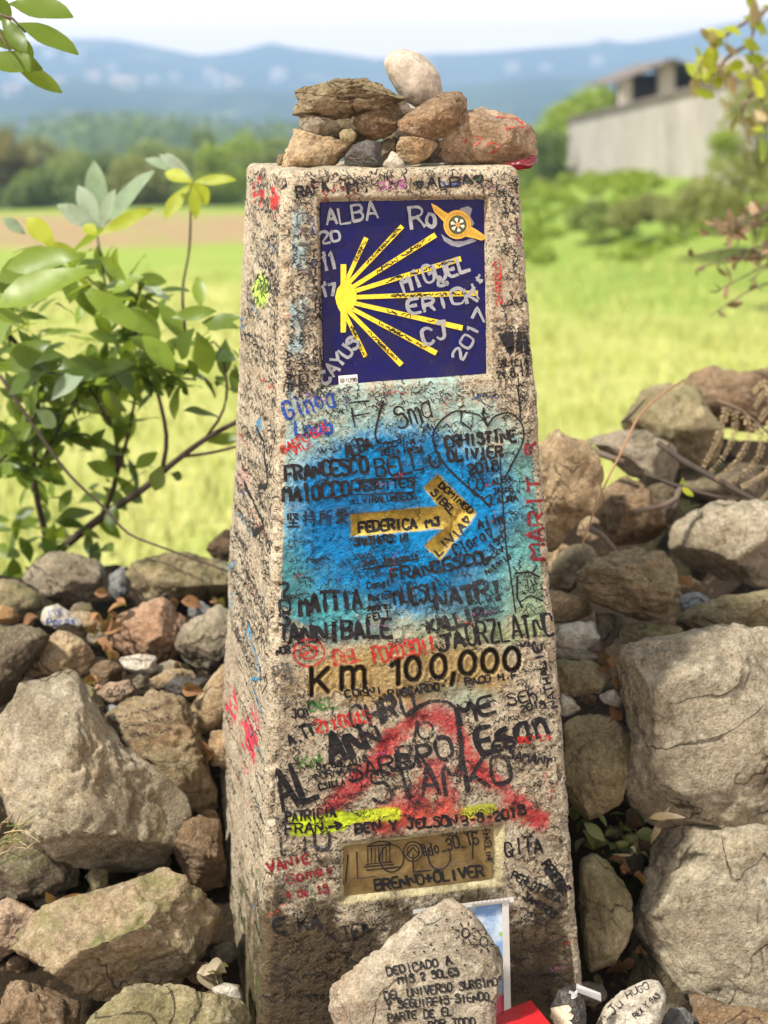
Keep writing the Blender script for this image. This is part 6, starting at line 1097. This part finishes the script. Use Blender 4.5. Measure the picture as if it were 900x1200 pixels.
for k in range(16):
    y0 = rnd.uniform(225, 340); x1 = rnd.uniform(806, 885); y1 = y0 + rnd.uniform(-10, 45); p, r = branch([(970, y0 - 20), (925, y0 - 5), ((925 + x1) / 2, (y0 + y1) / 2 - rnd.uniform(-8, 14)), (x1, y1)], 1.5, 1.4 + rnd.uniform(-0.1, 0.1), 0.0035, 0.0012); mb.tube(p, r, 5)
    for j in range(5): q = p[rnd.randint(len(p) // 2, len(p) - 1)]; L = rnd.uniform(0.02, 0.045); dr.add(q, rv(), rv(), L, L * 0.5, rnd.random(), curl=0.6)
mb.build('twigs', TWIG, db, True, org); dr.build('dry_leaves', leaf_mat('withered_leaves', (0.13, 0.075, 0.04), (0.30, 0.2, 0.11), 0.2), db, org)
# dried fern on the right-hand stones
FERN = leaf_mat('dried_fern', (0.26, 0.175, 0.09), (0.50, 0.38, 0.23), 0.25, 0.7)
def fern(label, stem, pinnae, Y):
    org = P(*stem[0], Y); root = empty('fern', org, label, 'fern', 'dried ferns on the stones'); mb = MB(); p, r = branch(stem, Y, Y - 0.05, 0.003, 0.001); mb.tube(p, r, 5); lf = Leaves()
    for pts in pinnae:
        q, r = branch(pts, Y - 0.02 + rnd.uniform(-0.02, 0.02), Y - 0.10 + rnd.uniform(-0.03, 0.03), 0.0007, 0.0003); mb.tube(q, r, 4); tg = np.gradient(q, axis=0); n_ = len(q)
        m_ = int(np.linalg.norm(np.diff(q, axis=0), axis=1).sum() / 0.0040)
        for k in range(2, m_):
            i = min(n_ - 1, int(k / m_ * n_)); d = tg[i] / np.linalg.norm(tg[i]); s = np.cross(d, VIEW); s /= np.linalg.norm(s); L = rnd.uniform(0.005, 0.009) * (1 - 0.7 * k / m_) + 0.0015
            base = q[i] + (q[min(i + 1, n_ - 1)] - q[i]) * (k / m_ * n_ - i)
            for sg in (-1, 1): lf.add(base, s * sg + d * 0.5 + rv() * 0.25, VIEW + rv() * 0.7, L, 0.0024, 0.2 + 0.8 * rnd.random(), curl=0.35)
    mb.build('stalk', TWIG, root, True, org); lf.build('fronds', FERN, root, org)
zr = lambda pts: z5(630, 420, 0.3, pts)
fern('dried beige fern with curved fronds lying on the stones at the right edge', zr([(700, 165), (800, 205), (900, 290), (980, 330)]), [zr(k) for k in ([(745, 180), (720, 260), (690, 340), (650, 420)], [(770, 190), (770, 290), (730, 380), (680, 440)], [(805, 205), (830, 300), (780, 400), (700, 470)], [(840, 235), (880, 330), (830, 430), (735, 490)], [(870, 260), (930, 350), (900, 440), (800, 500)], [(900, 285), (970, 370), (950, 470), (870, 560)], [(880, 265), (940, 250), (1000, 300)])], 0.62)
fern('pale upright curl of dried fern on the skyline at the far right edge', zr([(960, 230), (930, 150), (900, 90), (895, 60)]), [zr(k) for k in ([(930, 150), (890, 130), (850, 190)], [(915, 115), (880, 95), (845, 130)], [(940, 180), (900, 200), (870, 240)], [(960, 220), (920, 250), (900, 290)])], 0.8)
# loose sticks on the right heap
def stick(label, pts, Y0, Y1, r0, r1, mat, name='stick'):
    p, r = branch(zr(pts), Y0, Y1, r0, r1); mb = MB(); mb.tube(p, r, 7); o = mb.build(name, mat, None, True, p[0]); tag(o, label, 'stick', 'sticks on the right heap')
stick('long reddish dead stem arching diagonally over the right heap', [(570, 85), (500, 130), (400, 220), (330, 360), (270, 480), (220, 600), (175, 725)], 0.62, 0.22, 0.0020, 0.0015, RSTEM)
stick('thick dark branch running right under the dried fern', [(470, 330), (560, 395), (640, 440), (730, 490), (850, 555), (960, 600)], 0.62, 0.48, 0.006, 0.005, DTWIG)
stick('second dark twig just below the thick dark branch', [(420, 450), (520, 490), (620, 520), (740, 550)], 0.50, 0.44, 0.004, 0.003, DTWIG)
stick('short pale grey stub lying behind the reddish stem', [(225, 365), (280, 385), (335, 405)], 0.52, 0.48, 0.0055, 0.005, TWIG)
stick('hooked grey twig with a broken pale end on the chunky rock', [(555, 510), (540, 550), (490, 578), (430, 588), (370, 600)], 0.42, 0.36, 0.005, 0.0045, TWIG)
stick('short forked grey stub behind the layered rock', [(205, 665), (250, 690), (300, 745)], 0.28, 0.24, 0.005, 0.0045, TWIG)
stick('dark twig pointing up to the left on the skyline', [(330, 250), (370, 215), (420, 160)], 0.72, 0.75, 0.0035, 0.0015, DTWIG)
lv = Leaves(); 
for x0, y0, x1, y1 in [(555, 490, 590, 470), (560, 505, 600, 530), (580, 535, 610, 520)]: pxleaf(lv, *zr([(x0, y0)])[0], *zr([(x1, y1)])[0], 0.42, 10, 0.9)
o = lv.build('green_shoot', YOUNG, None, P(800, 570, 0.42)); tag(o, 'tiny yellow green shoot between the dark twigs on the right heap', 'plant')
# dead leaves between the stones: each a thing
DL = [((310, 300), (400, 270), .42), ((330, 330), (345, 395), .42), ((400, 300), (450, 350), .42), ((365, 330), (420, 380), .41), ((575, 305), (640, 320), .48), ((640, 330), (690, 300), .46), ((735, 310), (790, 320), .48), ((300, 420), (370, 425), .38), ((330, 430), (385, 500), .34), ((370, 480), (420, 510), .30), ((310, 560), (330, 640), .25), ((640, 600), (690, 650), .2), ((700, 830), (740, 880), .14), ((690, 800), (720, 860), .14), ((80, 380), (140, 370), .45), ((360, 400), (395, 420), .38), ((290, 690), (320, 720), .18), ((610, 530), (640, 545), .3)]
loc = lambda s: s
GD = 'dead leaves among the stones'
def crumpled(bag, x0, y0, x1, y1, Y, wpx, tv):               # a dry leaf rolled up along its midrib
    a = P((x0 + x1) / 2, (y0 + y1) / 2, Y); L = rnd.uniform(0.020, 0.036); d = rv() * np.array([1, 0.6, 0.5]); n = rv() * 0.6 + np.array([-0.2, -0.5, 0.7])
    bag.add(a - d * L * 0.5, d, n, L, L * rnd.uniform(0.55, 0.8), tv, curl=rnd.uniform(0.3, 0.9), fold=rnd.uniform(0.7, 1.5))
    bag.add(a - d * L * 0.4, d + rv() * 0.5, n + rv() * 0.7, L * 0.7, L * rnd.uniform(0.35, 0.5), tv * 0.7, curl=rnd.uniform(0.6, 1.1), fold=rnd.uniform(0.8, 1.6))
for i, (a, b, Y) in enumerate(DL):
    lv = Leaves(); (x0, y0), (x1, y1) = ZL([a, b]); crumpled(lv, x0, y0, x1, y1, Y - 0.03, rnd.uniform(9, 17), rnd.random()); o = lv.build('dead_leaf', DRY, None, P(x0, y0, Y)); tag(o, 'curled dead brown leaf lying among the stones', 'leaf', GD)
for i, (a, b, Y) in enumerate([((230, 280), (280, 345), .16), ((270, 300), (300, 350), .15), ((290, 370), (350, 420), .12), ((300, 510), (330, 550), .06), ((555, 20), (600, 0), .3)]):
    lv = Leaves(); (x0, y0), (x1, y1) = ZM([a, b]); crumpled(lv, x0, y0, x1, y1, Y - 0.03, rnd.uniform(8, 14), rnd.random()); o = lv.build('dead_leaf', DRY, None, P(x0, y0, Y)); tag(o, 'curled dead brown leaf lying among the stones', 'leaf', GD)
for i, (a, b, Y) in enumerate([((330, 250), (360, 330), -.02), ((380, 300), (410, 355), -.03), ((300, 260), (350, 280), -.02), ((560, 410), (530, 500), 0.4 - 0.35), ((340, 600), (380, 720), -.03), ((370, 560), (440, 640), -.03), ((310, 620), (330, 760), -.02)]):
    lv = Leaves(); (x0, y0), (x1, y1) = ZD([a, b]); crumpled(lv, x0, y0, x1, y1, Y - 0.03, rnd.uniform(8, 14), rnd.random() * 0.6); o = lv.build('dead_leaf', DRY, None, P(x0, y0, Y)); tag(o, 'curled dead brown leaf lying among the stones', 'leaf', GD)
for i, (a, b, Y) in enumerate([((160, 435), (195, 490), -.05), ((200, 465), (305, 455), -.05)]):
    lv = Leaves(); (x0, y0), (x1, y1) = ZB([a, b]); pxleaf(lv, x0, y0, x1, y1, Y - 0.03, 13, 0.9, 0.6, 0.5); o = lv.build('dead_leaf', leaf_mat('orange_dead_leaf', (0.42, 0.18, 0.06), (0.5, 0.24, 0.09), 0.2), None, P(x0, y0, Y)); tag(o, ['small upright orange dead leaf above the mossy foreground rock', 'flat orange dead leaf above the mossy foreground rock'][i], 'leaf', GD)
lv = Leaves(); (x0, y0) = ZB([(720, 715)])[0]
for k in range(4): crumpled(lv, x0 + 5 * k - 4, y0 + rnd.uniform(-4, 4), x0 + 5 * k + 6, y0 + 4, -0.215, 10, rnd.random())
o = lv.build('dead_leaf', leaf_mat('pale_dead_leaf', (0.28, 0.22, 0.13), (0.45, 0.38, 0.26), 0.2), None, P(x0, y0, -0.22)); tag(o, 'pale crumpled dead leaf beside the white pebble at the foot of the post', 'leaf', GD)
# weeds in the gap right of the post foot
org = P(720, 985, 0.0); wd_ = empty('gap_weed', org, 'half withered green weed in the gap between the post and the giant boulder', 'plant'); lv, dr = Leaves(), Leaves()
for k in range(34):
    x0, y0 = rnd.uniform(165, 390), rnd.uniform(60, 225); q = P(*ZD([(x0, y0)])[0], 0.02 + rnd.uniform(-0.04, 0.05)); L = rnd.uniform(0.015, 0.036)
    lv.add(q, rv() * np.array([1, 0.5, 0.6]) + np.array([0.2, -0.3, 0.0]), rv() * 0.7 + np.array([0, -0.3, 0.8]), L, L * rnd.uniform(0.35, 0.6), rnd.random() ** 1.5, curl=rnd.uniform(0.2, 0.8), fold=0.5)
for a, b, w_, tv in [((380, 140), (440, 210), 14, .7), ((430, 100), (500, 60), 18, .1), ((440, 200), (480, 100), 16, .05), ((360, 210), (410, 220), 16, .9), ((290, 235), (330, 250), 6, .9), ((400, 230), (470, 235), 14, .2), ((310, 410), (400, 440), 12, .1)]:
    (x0, y0), (x1, y1) = ZD([a, b]); pxleaf(dr, x0, y0, x1, y1, -0.04 + rnd.uniform(-0.03, 0.03), w_ * 0.6, tv, 0.6, 0.6)
lv.build('leaves', leaf_mat('dull_weed_leaves', (0.05, 0.065, 0.018), (0.15, 0.16, 0.05), 0.25), wd_, org); dr.build('withered_leaves', leaf_mat('withered_weed', (0.10, 0.07, 0.035), (0.40, 0.32, 0.2), 0.2), wd_, org)
# dry straw in the shade at the far left
org = P(5, 980, -0.08); gr = empty('straw_tuft', org, 'tuft of dry straw and green grass at the left frame edge under the biggest boulder', 'grass tuft'); mb = MB(); mg = MB()
for k in range(26):
    x0, y0 = rnd.uniform(-20, 20), rnd.uniform(960, 1015); x1, y1 = x0 + rnd.uniform(-10, 45), y0 + rnd.uniform(-50, 15); p, r = branch([(x0, y0), ((x0 + x1) / 2 + rnd.uniform(-5, 5), (y0 + y1) / 2 - rnd.uniform(0, 12)), (x1, y1)], -0.10, -0.12 + rnd.uniform(-0.03, 0.03), 0.0012, 0.0004); (mb if rnd.random() < 0.65 else mg).tube(p, r, 4)
mb.build('straw', plain('straw', (0.42, 0.33, 0.17), 0.7, 0.2), gr, True, org); mg.build('blades', plain('grass_green', (0.09, 0.13, 0.025), 0.6, 0.2), gr, True, org)
# small steel screw on the left face of the post
c = P(257, 953, 0.0); h_ = cast_px(BVH_POST, np.array([258.5]), np.array([953.0]))[0]
if h_ is not None:
    nl = Vector((-0.97, -0.23, 0.07)).normalized(); mb = MB(); mb.tube([h_, h_ + nl * 0.003, h_ + nl * 0.006], [0.006, 0.006, 0.004], 12); mb.build('screw', plain('zinc_screw', (0.5, 0.5, 0.5), 0.35, 0.1, metal=0.6), post, True, np.array(h_))
# ------------------------------------------------------------------ the air of the valley
mb = MB(); mb.box((0, 1220, 30), (5200, 2560, 180))
hz = mb.build('haze', None, None) if False else mesh_obj('haze', mb.v, mb.f, [], None, False)
hm = bpy.data.materials.new('valley_haze'); hm.use_nodes = True; ht = hm.node_tree; ht.nodes.clear(); ho = ht.nodes.new('ShaderNodeOutputMaterial'); hv = ht.nodes.new('ShaderNodeVolumePrincipled')
hv.inputs['Color'].default_value = (0.43, 0.67, 1.0, 1); hv.inputs['Density'].default_value = 8.5e-4; hv.inputs['Anisotropy'].default_value = 0.0
ht.links.new(hv.outputs[0], ho.inputs['Volume']); hz.data.materials.append(hm); tag(hz, 'thin blue haze filling the valley', 'haze', kind='stuff'); hz.display_type = 'WIRE'
bpy.context.view_layer.update()
